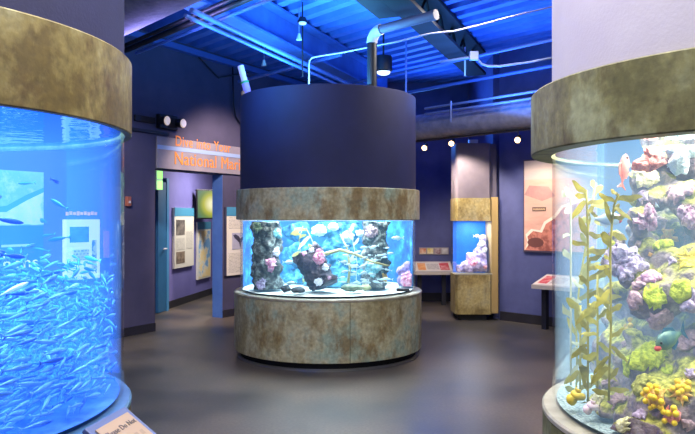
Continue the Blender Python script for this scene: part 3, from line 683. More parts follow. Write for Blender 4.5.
# ------------------------------------------------------------------ right wall and back wall things
t, w, h = on_wall(WB, 'mural_panel', 'tall pink desert coast mural panel on the right wall', 'panel', 524.5, 160, 600, 252, .004)
MB().box(0, w, -.03, -.001, 0, h, .004).build('board', plainmat('mural_edge', srgb(70, 62, 84)), t)
ph = MB().box(.02, w - .02, -.034, -.031, .03, h - .02).build('photo', mat('mural_desert', srgb(206, 150, 134), .5, col2=srgb(196, 168, 156), scale=1.6, detail=7, stretch=(.6, 1, 2.4), col3=srgb(222, 176, 156)), t)
rd = plainmat('mural_reef', srgb(150, 80, 66)); wv = plainmat('mural_surf', srgb(245, 225, 205))
cst = [(.03, .03), (.1, .12), (.07, .22), (.16, .3), (.3, .28), (.36, .4), (.5, .48), (.62, .62), (.9, .7), (w - .03, .72), (w - .03, .03)]
def wig(pl, d): return [(x - (d if 0 < i < len(pl) - 2 else 0), -.0345, z + (d if 0 < i < len(pl) - 1 else 0)) for i, (x, z) in enumerate(pl)]
MB().add(wig(cst, .03), [tuple(range(len(cst)))]).build('surf_line', wv, ph)
MB().add([(x, -.0355, z) for x, z in cst], [tuple(range(len(cst)))]).build('headland', mat('mural_land', srgb(150, 84, 74), .6, col2=srgb(205, 130, 110), scale=14, lo=.4, hi=.55), ph)
MB().add([(.2 + .13 * math.cos(k * PI / 6), -.036, .14 + .07 * math.sin(k * PI / 6)) for k in range(12)], [tuple(range(12))]).build('lagoon', plainmat('mural_lagoon', srgb(110, 66, 60)), ph)
MB().add([(.02 + .0, -.0342, h * .62), (.3, -.0342, h * .55), (.5, -.0342, h * .6), (.4, -.0342, h * .7), (.1, -.0342, h * .72)], [(0, 1, 2, 3, 4)]).build('hills', mat('mural_hills', srgb(176, 132, 130), .6, col2=srgb(200, 150, 140), scale=8), ph)
MB().box(.02, w - .02, -.0345, -.0342, h * .78, h - .02).build('sky_haze', mat('mural_haze', srgb(206, 190, 176), .6, col2=srgb(190, 170, 168), scale=3, stretch=(.5, 1, 3)), ph)
q0 = WB.s_at(534) - WB.s_at(524.5); q1 = WB.s_at(547.5) - WB.s_at(524.5); zq = WB.hit(540, 209)[1] - WB.hit(524.5, 252)[1]
MB().box(q0, q1, -.04, -.0358, zq - .03, zq + .025).build('caption_bar', plainmat('mural_caption', srgb(80, 60, 66)), t)
MB().quad(q0 + .01, q1 - .01, zq - .018, zq + .013, -.041).build('caption_text', text_mat('caption_print', srgb(200, 165, 130), srgb(110, 80, 70), .03, .02), t)

deskm = mat('desk_grey', srgb(178, 168, 160), .5); legm = mat('desk_leg_black', srgb(26, 26, 38), .5)
def reader_desk(loc, rz, w, zb, zf, dep, label, pics):
    t = thing('reader_desk', label, 'desk', loc, rz)
    vs = [(0, 0, zb), (w, 0, zb), (w, -dep, zf), (0, -dep, zf), (0, 0, zb - .05), (w, 0, zb - .05), (w, -dep, zf - .05), (0, -dep, zf - .05)]
    MB().add(vs, [(0, 3, 2, 1), (4, 5, 6, 7), (0, 1, 5, 4), (1, 2, 6, 5), (2, 3, 7, 6), (3, 0, 4, 7)]).build('desktop', deskm, t)
    def on(x0, x1, f0, f1, m, nm, e):
        pt = lambda x, f: (x, -dep * f, zb + (zf - zb) * f + e)
        MB().add([pt(x0, f1), pt(x1, f1), pt(x1, f0), pt(x0, f0)], [(0, 1, 2, 3)]).build(nm, m, t)
    on(.02 * w, .98 * w, .1, .93, plainmat('desk_sheet', srgb(222, 214, 200)), 'sheet', .003)
    on(.35 * w, .66 * w, .25, .8, printed_flat, 'text_block', .005)
    for x0, x1, m in pics: on(x0 * w, x1 * w, .2, .85, m, 'picture', .006)
    for x in (.16 * w, .78 * w): MB().box(x - .035, x + .035, -dep * .55 - .035, -dep * .55 + .035, 0, zb + (zf - zb) * .55 - .052).build('leg', legm, t)
printed_flat = mat('desk_print', srgb(222, 214, 200), .6, col2=srgb(160, 150, 145), scale=60)
orange = photo_mat('desk_orange', srgb(222, 130, 60), srgb(235, 180, 120), None, 12); redp = photo_mat('desk_red', srgb(200, 60, 70), srgb(235, 180, 170), None, 12, .45, .7)
a = at(412, 300, 11.95); b_ = at(450.5, 300, 11.95)
reader_desk((a.x, 11.98, 0), 0, b_.x - a.x, .73, .58, .42, 'sloping reader desk on two black legs left of the column aquarium', [(.12, .32, orange), (.68, .92, redp)])
q = WB.pt(WB.s_at(549), 0, .05)
reader_desk(q, WB.rz, .62, .72, .60, .40, 'sloping reader desk beneath the pink coast mural', [(.08, .3, redp)])
t, w, h = on_wall(WA, 'picture_strip', 'narrow strip of four small pictures above the left reader desk', 'sign', 419, 247.5, 448.5, 254.5, .004)
MB().box(0, w, -.02, -.001, 0, h, .003).build('board', plainmat('strip_board', srgb(150, 140, 140)), t)
for i, m in enumerate((photo_mat('strip_a', srgb(190, 90, 50), srgb(225, 200, 170), None, 14), photo_mat('strip_b', srgb(205, 180, 60), srgb(230, 220, 190), None, 14), photo_mat('strip_c', srgb(120, 70, 80), srgb(215, 205, 200), None, 14), photo_mat('strip_d', srgb(170, 165, 165), srgb(205, 200, 195), None, 14))):
    MB().box(w * (.03 + .245 * i), w * (.23 + .245 * i), -.024, -.021, h * .12, h * .88).build('picture', m, t)

plaque_rail(-10, 'tilted tan plaque on the left tank rim, nearest the aisle', 'Please Do Not')
plaque_rail(-30, 'second tilted tan plaque further along the rim of the left tank', 'Please Do Not')
exec_fish = True
# ------------------------------------------------------------------ marine life
def ray_dir(px, py): return Vector(((px - CX) / F, 1, (CY - py) / F)).normalized()
def lin(*c): return srgb(*c)

def fish_mb(L, Hh, W, seg=10):
    """fish along +x (nose at +L/2)"""
    prof = [(-.5, .02), (-.42, .16), (-.3, .42), (-.12, .82), (.08, 1.), (.26, .9), (.38, .66), (.46, .36), (.5, .05)]
    mb = MB(); vs = []; fs = []
    for x, k in prof:
        for i in range(seg):
            a = 2 * PI * i / seg; vs.append((x * L, math.cos(a) * W / 2 * k, math.sin(a) * Hh / 2 * (k if x > -.4 else max(k, .22))))
    n = len(prof)
    for i in range(n - 1):
        for k in range(seg): fs.append((i * seg + k, i * seg + (k + 1) % seg, (i + 1) * seg + (k + 1) % seg, (i + 1) * seg + k))
    fs += [tuple(reversed(range(seg))), tuple((n - 1) * seg + k for k in range(seg))]
    mb.add(vs, fs)
    return mb
def fin_mb(poly, th=.0015):
    n = len(poly)
    return MB().add([(x, -th, z) for x, z in poly] + [(x, th, z) for x, z in poly],
                    [tuple(range(n)), tuple(reversed(range(n, 2 * n)))] + [(i, n + i, n + (i + 1) % n, (i + 1) % n) for i in range(n)])
def tail_poly(L, H, s=1.): return [(-.46 * L, .06 * H), (-.66 * L, .5 * H * s), (-.59 * L, 0), (-.66 * L, -.5 * H * s), (-.46 * L, -.06 * H)]
def dorsal_poly(L, H): return [(.2 * L, .43 * H), (.06 * L, .68 * H), (-.22 * L, .5 * H), (-.3 * L, .2 * H)]
def anal_poly(L, H): return [(.05 * L, -.44 * H), (-.08 * L, -.68 * H), (-.28 * L, -.4 * H), (-.3 * L, -.2 * H)]

def fish(name, label, L, H, W, body, fin, loc, yaw, pitch=0., group=None, eye=True, cat='fish', extra=None):
    t = thing(name, label, cat, loc, 0, group); t.rotation_euler = (0, -pitch, yaw)
    fish_mb(L, H, W).build('body', body, t, smooth=True)
    fin_mb(tail_poly(L, H, 1.1)).build('tail_fin', fin, t); fin_mb(dorsal_poly(L, H)).build('dorsal_fin', fin, t); fin_mb(anal_poly(L, H)).build('anal_fin', fin, t)
    if eye:
        for s in (-1, 1): MB().ball((.36 * L, s * W * .33, .08 * H), .045 * L, 8, 6).build('eye', mat('eye_dark', srgb(20, 20, 25), .3), t, smooth=True)
    return t

def simple_fish(L, H, W, name, m, seg=10):
    mb = fish_mb(L, H, W, seg=seg); b = tail_poly(L, H, 1.2)
    # tail blade fused to the body's last ring
    th = .001; base = len(mb.v); n = len(b)
    mb.add([(x, -th, z) for x, z in b] + [(x, th, z) for x, z in b], [tuple(range(n)), tuple(reversed(range(n, 2 * n)))] + [(i, n + i, n + (i + 1) % n, (i + 1) % n) for i in range(n)])
    mb.f.append((0, base, base + n)); mb.f.append((seg // 2, base + n - 1, base + 2 * n - 1))
    return mb

# --- left tank: the school
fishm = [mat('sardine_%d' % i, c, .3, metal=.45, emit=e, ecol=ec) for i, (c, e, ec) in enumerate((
    (srgb(120, 195, 250), .3, srgb(50, 140, 245)), (srgb(90, 165, 245), .25, srgb(36, 112, 240)), (srgb(200, 240, 255), .42, srgb(120, 200, 255)), (srgb(60, 110, 210), .16, srgb(24, 80, 215))))]  # slight glow on each fish stands in for blue tank light
protos = [simple_fish(1, .17, .11, 'sardine', m) for m in fishm]
pm = []
for i, (pmb, m) in enumerate(zip(protos, fishm)):
    me = bpy.data.meshes.new('sardine'); me.from_pydata([tuple(v) for v in pmb.v], [], pmb.f); me.materials.append(m)
    for p_ in me.polygons: p_.use_smooth = True
    pm.append(me)
def school_pose(rnd):
    while True:
        a = rnd.uniform(0, 2 * PI); r_ = .925 * math.sqrt(rnd.uniform(.12, 1)); z = .76 + .62 * rnd.random() ** 1.3
        z = min(z, 1.72)
        if rnd.random() < .07: z = rnd.uniform(1.25, 1.72)
        x, y = r_ * math.cos(a), r_ * math.sin(a)
        return a, x, y, z
L_SCHOOL = 'silvery blue sardine swimming in the dense school inside the left tank'
rnd = random.Random(4); solos = []; first = None; cnt = 0; tries = 0
from mathutils import kdtree
class Cells:
    """coarse hash grid of points along the bodies, so that no two fish touch"""
    def __init__(c, s): c.s = s; c.d = {}
    def key(c, p): return (int(p.x // c.s), int(p.y // c.s), int(p.z // c.s))
    def add(c, p): c.d.setdefault(c.key(p), []).append(p)
    def near(c, p, r):
        k = c.key(p)
        for i in (-1, 0, 1):
            for j in (-1, 0, 1):
                for l in (-1, 0, 1):
                    for q in c.d.get((k[0] + i, k[1] + j, k[2] + l), ()):
                        if (p - q).length < r: return True
        return False
cells = Cells(.025)
def try_fish(a, x, y, z, L, gap):
    M = Matrix.Translation((x, y, z)) @ Matrix.Rotation(math.atan2(y, x) + PI / 2 + rnd.uniform(-.6, .6), 4, 'Z') @ Matrix.Rotation(rnd.uniform(-.4, .2), 4, 'Y') @ Matrix.Scale(L, 4)
    ps = [M @ Vector((k, 0, 0)) for k in (-.64, -.5, -.36, -.22, -.08, .06, .2, .34, .48)]
    for p_ in ps:
        if math.hypot(p_.x, p_.y) > .938 or p_.z < .752 or cells.near(p_, gap): return None
    for p_ in ps: cells.add(p_)
    return M
while cnt < 285 and tries < 30000:
    tries += 1
    a, x, y, z = school_pose(rnd)
    if rnd.random() < .75 and (x * .57 - y * .82) < -.12 and x * .82 + y * .57 < .6: continue      # most on the side facing the room
    L = rnd.uniform(.085, .14)
    M = try_fish(a, x, y, z, L, .024)
    if M is None: continue
    k = rnd.choices(range(4), (4, 4, 2, 3))[0]
    if z > 1.36: k = 3  # upper fish get the darkest colour, as silhouettes against the light
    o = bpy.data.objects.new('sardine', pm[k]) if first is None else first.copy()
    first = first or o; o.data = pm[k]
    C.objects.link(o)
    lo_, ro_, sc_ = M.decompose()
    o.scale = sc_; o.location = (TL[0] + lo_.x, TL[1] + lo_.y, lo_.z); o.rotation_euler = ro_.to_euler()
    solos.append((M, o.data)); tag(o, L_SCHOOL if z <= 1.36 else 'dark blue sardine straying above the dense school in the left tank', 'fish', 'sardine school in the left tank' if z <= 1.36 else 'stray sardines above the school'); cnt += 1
# the rest of the school, past counting
sv, sf_ = [], []
for M_, me_ in solos:
    b_ = len(sv); sv += [M_ @ v.co for v in me_.vertices]; sf_ += [tuple(b_ + i for i in p_.vertices) for p_ in me_.polygons]
solo = BVHTree.FromPolygons(sv, sf_)
mb = MB(); n2 = 0; tries = 0; low = simple_fish(1, .2, .12, 'sardine', None, 6)
while n2 < 3600 and tries < 90000:
    tries += 1
    a, x, y, z = school_pose(rnd)
    if z > 1.17 + .25 * noise.noise(Vector((x * 2.5, y * 2.5, 4))) + .1 * rnd.random() or (rnd.random() < .65 and (x * .57 - y * .82) < -.2 and x * .82 + y * .57 < .6): continue
    if rnd.random() < .45: z = .755 + .16 * rnd.random()
    M = try_fish(a, x, y, z, rnd.uniform(.07, .115), .020)
    if M is None: continue
    fv = [M @ v for v in low.v]
    if BVHTree.FromPolygons(fv, low.f).overlap(solo): continue
    mb.add(fv, low.f); n2 += 1
print('SCHOOL', cnt, n2)
o = mb.build('sardine_school', mat('sardine_mass', srgb(110, 185, 250), .35, metal=.3, col2=srgb(44, 100, 220), scale=7, emit=.24), loc=(TL[0], TL[1], 0), smooth=True)  # the mass glows slightly too, for the blue tank light
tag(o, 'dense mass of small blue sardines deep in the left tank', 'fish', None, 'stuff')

# --- reef building
def reef_mesh(blobs, voxel, amp, freq, seed, clamp=None):
    mb = MB()
    for c, r_ in blobs: mb.ball(c, r_, 18, 12, (1, 1, .85))
    me = bpy.data.meshes.new('tmp_reef'); me.from_pydata([tuple(v) for v in mb.v], [], mb.f)
    o = bpy.data.objects.new('tmp_reef', me); C.objects.link(o)
    md = o.modifiers.new('r', 'REMESH'); md.mode = 'VOXEL'; md.voxel_size = voxel
    dg = bpy.context.evaluated_depsgraph_get(); me2 = bpy.data.meshes.new_from_object(o.evaluated_get(dg)); bpy.data.objects.remove(o)
    bm = bmesh.new(); bm.from_mesh(me2); bm.normal_update(); off = Vector((seed, seed * 1.7, 0))
    new = []
    for v in bm.verts:
        p_ = v.co * freq + off; d = noise.fractal(p_, 1., 2.1, 4) * amp + (noise.voronoi(p_ * 1.6)[0][0] - .4) * amp * .9
        new.append(v.co + v.normal * d)
    bmesh.ops.triangulate(bm, faces=bm.faces[:])
    for v, p_ in zip(bm.verts, new):
        if clamp:
            cx, cy, rmax, zmin, zmax = clamp; dx, dy = p_.x - cx, p_.y - cy; rr_ = math.hypot(dx, dy)
            if rr_ > rmax: p_.x, p_.y = cx + dx * rmax / rr_, cy + dy * rmax / rr_
            p_.z = min(max(p_.z, zmin), zmax)
        v.co = p_
    bm.normal_update(); return bm
def bm_obj(bm, name, m, smooth=True, origin=None):
    me = bpy.data.meshes.new(name)
    if origin is not None:
        b2 = bm.copy(); bmesh.ops.translate(b2, verts=b2.verts[:], vec=-Vector(origin)); b2.to_mesh(me); b2.free()
    else: bm.to_mesh(me)
    me.materials.append(m)
    for p_ in me.polygons: p_.use_smooth = smooth
    o = bpy.data.objects.new(name, me); C.objects.link(o)
    if origin is not None: o.location = origin
    return o

class Reef:
    def __init__(s, bm, clamp, box=None): s.box = box; s.bm = bm; s.bvh = BVHTree.FromBMesh(bm); s.clamp = clamp; bm.faces.ensure_lookup_table(); s.used = {}; s.done = []
    def hit(s, px, py): return s.bvh.ray_cast(CAM, ray_dir(px, py))
    def patch(s, px, py, rpx, h, name, m, label, cat='coral', bump=.5, cell=.03, squash=1.4, style='crust', group=None, polyps=None, eps=.003, depth=0):
        co, nrm, fi, dist = s.hit(px, py)
        if co is None: print('MISS', label); return None
        rad = rpx * dist / F * 1.05
        mine = []; sub = bmesh.new(); vm = {}; off = Vector((px * .13, py * .17, 3))
        for f in s.bm.faces:
            c_ = f.calc_center_median(); d = (c_ - co).length
            if d > rad * 1.5 or s.used.get(f.index): continue
            if d > rad * (1 + .45 * noise.noise(c_ * 14 + off)): continue
            if f.normal.dot(nrm) < -.35: continue
            s.used[f.index] = 1; mine.append(f.index)
            vs = []
            for v in f.verts:
                if v.index not in vm: vm[v.index] = (sub.verts.new(v.co), v.normal.copy())
                vs.append(vm[v.index][0])
            try: sub.faces.new(vs)
            except ValueError: pass
        # keep the component nearest the aim
        if not sub.faces: print('EMPTY', label); sub.free(); return None
        sub.faces.ensure_lookup_table(); f0 = min(sub.faces, key=lambda f: (f.calc_center_median() - co).length)
        seen = {f0}; st = [f0]
        while st:
            f = st.pop()
            for e in f.edges:
                for g in e.link_faces:
                    if g not in seen: seen.add(g); st.append(g)
        bmesh.ops.delete(sub, geom=[f for f in sub.faces if f not in seen], context='FACES')
        sub.normal_update()
        cuts = 3 if rad < .12 else 2
        bmesh.ops.subdivide_edges(sub, edges=sub.edges[:], cuts=cuts, use_grid_fill=True)
        sub.normal_update()
        bd = [v.co.copy() for v in sub.verts if v.is_boundary]
        kd = kdtree.KDTree(len(bd)); [kd.insert(c_, i) for i, c_ in enumerate(bd)]; kd.balance()
        sub.verts.index_update(); nv = len(sub.verts)
        fs = [[v.index for v in f.verts] for f in sub.faces]; brd = []
        for e in sub.edges:
            if e.is_boundary:
                l = e.link_loops[0]; brd.append((l.vert.index, l.link_loop_next.vert.index))
        fs2 = fs + [[nv + i for i in reversed(f)] for f in fs] + [[b_, a_, nv + a_, nv + b_] for a_, b_ in brd]
        co_s = [v.co.copy() for v in sub.verts]
        nr_s = []
        for v in sub.verts:      # rock normals, smoother than the patch's own
            hit = s.bvh.find_nearest(v.co); nr_s.append((v.normal + hit[1]).normalized() if hit[0] is not None else v.normal.copy())
        prof_s = []
        for q in co_s:
            e = kd.find(q)[2] if bd else rad; pr = min(1., e / (rad * .45)); prof_s.append(math.sqrt(max(0., 1 - (1 - pr) ** 2)))
        sub.free()
        hk, ek = 1., eps
        for attempt in range(9):
            top, base = [], []
            for q, n0, prof in zip(co_s, nr_s, prof_s):
                vd = noise.voronoi(q / cell + off)[0]; lump = max(0., 1 - vd[0] * 1.35)
                n_ = .5 + .5 * noise.fractal(q * 34 + off, 1, 2, 4)
                if style == 'balls': hh = h * prof * (.25 + 1.0 * math.sqrt(lump) + .25 * n_)
                elif style == 'frill': hh = h * prof * (.3 + 1.5 * abs(noise.noise(q * 46 + off)) + .4 * n_)
                else: hh = h * prof * (1 - bump + bump * (lump * .6 + n_ * .9))
                top.append(q + n0 * (ek + max(.003, hh * hk))); base.append(q + n0 * ek)
            if s.clamp:
                cx, cy, rm = s.clamp[:3]; rm += .014
                for L_ in (top, base):
                    for p_ in L_:
                        dx, dy = p_.x - cx, p_.y - cy; rr_ = math.hypot(dx, dy)
                        if rr_ > rm: p_.x, p_.y = cx + dx * rm / rr_, cy + dy * rm / rr_
                for p_ in top + base: p_.z = min(max(p_.z, s.clamp[3] - .002), s.clamp[4] + .004)
            if s.box:
                for p_ in top + base:
                    for k_ in range(3): p_[k_] = min(max(p_[k_], s.box[2 * k_]), s.box[2 * k_ + 1])
            tree = BVHTree.FromPolygons(top + base, fs2)
            own = bool(tree.overlap(s.bvh)); oth = any(tree.overlap(t_) for t_ in s.done)
            if not own and not oth: break
            if own: ek += .003
            if oth or attempt > 3: hk *= .75
        else:
            if depth < 4:
                for i in mine: s.used.pop(i, None)
                return s.patch(px, py, rpx * .76, h * .75, name, m, label, cat, bump, cell, squash, style, group, polyps, eps, depth + 1)
            print('STILL', label, own, oth); return None
        s.done.append(tree); mb = MB()
        mb.v = [p_ - co for p_ in top + base]; mb.f = [tuple(f) for f in fs2]
        if not polyps:
            o = mb.build(name, m, loc=co, smooth=True); return tag(o, label, cat, group)
        t = thing(name, label, cat, co, 0, group); mb.build('crust', m, t, smooth=True)
        pmat, npol, prad = polyps; rr = random.Random(int(px * 7 + py)); placed = []
        for _ in range(400):
            if len(placed) >= npol: break
            i = rr.randrange(nv); q = top[i]
            if (top[i] - base[i]).length < prad * .8: continue
            if any((q - z_).length < prad * 1.55 for z_ in placed): continue
            placed.append(q); nn = (top[i] - base[i]).normalized()
            MB().ball(q - co + nn * prad * .5, prad * rr.uniform(.85, 1.1), 10, 7).build('polyp', pmat, t, smooth=True)
        return t

# right tank reef
def W_(px, py, Y, rp): return (at(px, py, Y), rp * Y / F)
blobs = [W_(*a) for a in (
    (662, 166, 3.0, 24), (690, 158, 3.0, 30), (640, 178, 2.95, 13), (650, 200, 2.95, 15), (690, 200, 2.85, 20), (672, 188, 2.98, 16),
    (690, 235, 3.15, 45), (662, 240, 3.1, 30), (692, 300, 3.15, 55), (655, 300, 3.15, 42), (656, 164, 2.74, 10), (681, 163, 2.7, 13), (645, 360, 3.15, 50), (690, 380, 3.1, 55), (628, 320, 3.3, 24), (630, 385, 3.2, 26),
    (641, 222, 2.9, 14), (622, 258, 2.85, 17), (634, 272, 2.8, 18), (616, 240, 2.9, 10), (652, 256, 2.85, 17), (670, 264, 2.78, 18), (645, 240, 2.95, 14),
    (658, 298, 2.7, 24), (690, 290, 2.62, 26), (678, 282, 2.68, 20), (640, 310, 2.75, 10), (694, 265, 2.7, 18), (618, 295, 2.95, 12),
    (655, 366, 2.75, 24), (690, 366, 2.7, 20), (630, 362, 2.9, 15), (642, 350, 2.85, 12), (632, 338, 2.9, 9),
    (670, 408, 2.62, 36), (695, 405, 2.55, 40), (622, 408, 2.85, 24), (642, 422, 2.68, 22), (602, 408, 3.0, 17), (612, 388, 2.95, 12), (655, 445, 2.55, 40), (690, 450, 2.5, 40))]
blobs += [(Vector(c), r_) for c, r_ in (((1.75, 3.1, 1.0), .5), ((2.1, 3.2, .95), .45), ((1.6, 2.75, 1.5), .24), ((1.95, 2.9, 1.45), .3), ((2.1, 2.6, .9), .38), ((1.55, 2.6, .85), .34), ((1.7, 3.35, .8), .35), ((1.4, 2.95, .75), .3))]
clampR = (TR[0], TR[1], .872, .692, 1.772)
reefm = mat('reef_rock_grey', srgb(72, 70, 82), .9, col2=srgb(188, 172, 160), scale=13, bump=1., bscale=34, col3=srgb(132, 112, 118), detail=9, lo=.3, hi=.7)
def algae(m, tint, lo, hi):
    """growth that settles on upward faces, broken up by noise"""
    nt = m.node_tree; b = nt.nodes['Principled BSDF']; src = b.inputs['Base Color'].links[0].from_socket
    g = nt.nodes.new('ShaderNodeNewGeometry'); sp = nt.nodes.new('ShaderNodeSeparateXYZ'); nt.links.new(g.outputs['Normal'], sp.inputs[0])
    tc = nt.nodes.new('ShaderNodeTexCoord'); n = nt.nodes.new('ShaderNodeTexNoise'); n.inputs['Scale'].default_value = 7; n.inputs['Detail'].default_value = 8
    nt.links.new(tc.outputs['Object'], n.inputs['Vector'])
    ad = nt.nodes.new('ShaderNodeMath'); ad.operation = 'MULTIPLY_ADD'; ad.inputs[1].default_value = 2.4; nt.links.new(n.outputs['Fac'], ad.inputs[0]); nt.links.new(sp.outputs['Z'], ad.inputs[2])
    r = nt.nodes.new('ShaderNodeValToRGB'); r.color_ramp.elements[0].position = lo; r.color_ramp.elements[1].position = hi
    dv = nt.nodes.new('ShaderNodeMath'); dv.operation = 'DIVIDE'; dv.inputs[1].default_value = 3.0; nt.links.new(ad.outputs[0], dv.inputs[0]); nt.links.new(dv.outputs[0], r.inputs['Fac'])
    n2 = nt.nodes.new('ShaderNodeTexNoise'); n2.inputs['Scale'].default_value = 50; n2.inputs['Detail'].default_value = 4; nt.links.new(tc.outputs['Object'], n2.inputs['Vector'])
    r2 = nt.nodes.new('ShaderNodeValToRGB'); r2.color_ramp.elements[0].position = .38; r2.color_ramp.elements[1].position = .64
    r2.color_ramp.elements[0].color = tint[0]; r2.color_ramp.elements[1].color = tint[1]; nt.links.new(n2.outputs['Fac'], r2.inputs['Fac'])
    mx = nt.nodes.new('ShaderNodeMix'); mx.data_type = 'RGBA'; nt.links.new(r.outputs['Color'], mx.inputs[0]); nt.links.new(src, mx.inputs[6]); nt.links.new(r2.outputs['Color'], mx.inputs[7])
    nt.links.new(mx.outputs[2], b.inputs['Base Color'])
algae(reefm, (srgb(120, 116, 40), srgb(206, 200, 92)), .50, .62)
bmR = reef_mesh(blobs, .019, .032, 8, 2.3, clampR)
o = bm_obj(bmR, 'reef_rock', reefm, origin=(TR[0], TR[1], .67)); tag(o, 'big grey craggy reef rock filling the right tank', 'rock')
RR = Reef(bmR, clampR)
def cm(n, a, b_, s=62, bump=.8, c=None, emit=.0): return mat('coral_' + n, lin(*a), .8, col2=lin(*b_), scale=s, bump=bump, bscale=60, col3=lin(*c) if c else None, emit=emit)
lime = cm('lime', (150, 165, 30), (215, 220, 60)); yellow = cm('yellow', (225, 190, 30), (240, 225, 80)); lilac = cm('lilac', (150, 125, 150), (215, 195, 215))
pinkc = cm('pink', (215, 130, 150), (245, 200, 210)); mauve = cm('mauve', (150, 118, 122), (195, 160, 165)); white = cm('white', (205, 220, 222), (240, 245, 245))
salmon = cm('salmon', (225, 110, 105), (245, 175, 160)); cream_c = cm('cream', (205, 195, 130), (235, 230, 190)); olive = cm('olive', (140, 135, 50), (190, 185, 95)); purple = cm('purple', (138, 112, 148), (220, 206, 226), 50)
orangec = cm('orange', (215, 150, 50), (240, 205, 120)); mixpink = cm('lilac_pink', (165, 100, 130), (240, 205, 220), 40)
P = RR.patch
P(690, 262, 11, .02, 'crust_coral', yellow, 'golden yellow crust coral at the right edge above the slab', bump=.8)
P(627, 264, 15, .03, 'polyp_coral', purple, 'purple and white polyp coral on the leaning reef pillar', style='balls', cell=0.019)
P(655, 160, 9, .05, 'soft_coral', salmon, 'salmon pink frilly soft coral on the crest of the right reef', style='frill')
P(681, 159, 11, .05, 'lobed_coral', white, 'pale blue white lobed coral at the crest beside the salmon one', style='balls', cell=0.043)
P(645, 172, 12, .025, 'crust_coral', cream_c, 'cream crust coral on the left shoulder of the top ledge', bump=.7)
P(672, 175, 13, .028, 'crust_coral', olive, 'olive yellow crust coral along the front of the top ledge', bump=.8)
P(643, 198, 11, .025, 'lump_coral', lilac, 'pale lilac coral lump under the top ledge', bump=.6)
P(655, 206, 7, .03, 'lump_coral', white, 'small white coral lump beside the pale lilac one', bump=.6)
P(679, 193, 14, .03, 'lump_coral', mauve, 'dusky mauve coral lump below the top ledge at right', bump=.5)
P(689, 216, 12, .03, 'polyp_coral', mixpink, 'speckled pink and lilac polyp coral high on the right side', style='balls', cell=0.019)
P(645, 220, 9, .04, 'polyp_coral', mixpink, 'speckled pink polyp coral clump beside the pale fish', style='balls', cell=0.017)
P(611, 246, 7, .018, 'crust_coral', lime, 'lime yellow crust rim on the leaning reef pillar', bump=.8)
P(651, 256, 7, .02, 'finger_coral', orangec, 'orange yellow coral knob right of the purple polyp coral', style='balls', cell=0.025)
P(661, 247, 8, .03, 'crust_coral', lime, 'bright lime coral patch under the mustard ball coral', bump=.5)
P(669, 237, 6, .045, 'ball_coral', orangec, 'small mustard ball coral above the lime patch', bump=.3)
P(673, 262, 10, .03, 'cup_coral', lilac, 'grey lilac cup coral in the middle of the reef', style='balls', cell=0.031)
P(652, 276, 8, .02, 'crust_coral', mixpink, 'pink lilac crust over the top of the lime slab', bump=.7)
P(655, 296, 20, .03, 'crust_coral', lime, 'large lime green crust on the slanting slab in mid reef', bump=.8)
P(681, 290, 13, .025, 'crust_coral', lime, 'lime green crust at the right end of the slanting slab', bump=.8)
P(692, 300, 10, .035, 'lump_coral', lilac, 'pale lilac coral lump at the right edge of the slab', bump=.6)
P(660, 320, 10, .02, 'lump_coral', mauve, 'mauve coral lip under the lime slab', bump=.5)
P(617, 290, 8, .02, 'crust_coral', olive, 'olive coral crust on the small ledge below the pillar', bump=.7)
ycup = mat('polyp_yellow', srgb(235, 200, 30), .5, col2=srgb(215, 150, 30), scale=40, lo=.45, hi=.8)
P(634, 328, 7, .02, 'cup_coral', olive, 'sprig of yellow cup coral above the teal fish', polyps=(ycup, 6, .012))
P(646, 354, 13, .022, 'crust_coral', lime, 'yellow green crust just under the teal fish', bump=.8)
P(628, 366, 11, .022, 'crust_coral', lime, 'yellow green crust on the low left boulder', bump=.8)
P(668, 370, 15, .025, 'crust_coral', lime, 'yellow green crust on the low boulder right of centre', bump=.8)
P(656, 395, 9, .02, 'cup_coral', orangec, 'tight bunch of yellow cup coral on the low reef front', polyps=(ycup, 14, .011))
P(683, 392, 9, .02, 'cup_coral', orangec, 'bunch of yellow cup coral at the low right reef edge', polyps=(ycup, 9, .011))
P(657, 414, 7, .015, 'cup_coral', mauve, 'small bunch of yellow cup coral under the tight bunch', polyps=(ycup, 6, .011))
P(673, 416, 9, .02, 'cup_coral', salmon, 'bunch of yellow cup coral on a salmon base at the reef foot', polyps=(ycup, 10, .012))
P(640, 416, 12, .03, 'lump_coral', lilac, 'grey pink coral boulder with yellow flecks at the reef foot', bump=.6)
P(620, 404, 10, .05, 'star_coral', mauve, 'mauve pink lobed coral at the reef foot', style='balls', cell=0.037)
P(611, 384, 7, .03, 'lump_coral', mauve, 'small mauve coral knob behind the kelp foot', bump=.5)
P(600, 398, 6, .02, 'lump_coral', cream_c, 'cream coral knob beside the kelp holdfast', bump=.6)

P(634, 201, 6, .025, 'crust_coral', olive, 'olive coral edge beside the pale lilac lump', bump=.7)
P(640, 246, 5, .02, 'crust_coral', mauve, 'thin mauve crust between the pink clump and the lime patch', bump=.7)
P(641, 285, 7, .025, 'lump_coral', mauve, 'mauve coral between the purple polyp coral and the lime slab', bump=.6)
P(634, 300, 7, .02, 'crust_coral', mauve, 'mauve crust left of the lime slab', bump=.7)
P(676, 226, 5, .015, 'crust_coral', olive, 'dull olive crust in the hollow right of the mustard ball', bump=.7)
P(690, 240, 7, .02, 'crust_coral', mauve, 'mauve crust under the speckled coral on the right side', bump=.7)
P(687, 340, 9, .02, 'crust_coral', mauve, 'brownish mauve crust right of the teal fish', bump=.7)
P(690, 374, 9, .025, 'lump_coral', lilac, 'grey lilac lump above the low right cup coral', bump=.6)
P(627, 345, 6, .02, 'crust_coral', mauve, 'mauve crust on the ledge left of the teal fish', bump=.7)
P(640, 385, 9, .02, 'crust_coral', olive, 'dull olive crust above the grey pink boulder', bump=.7)
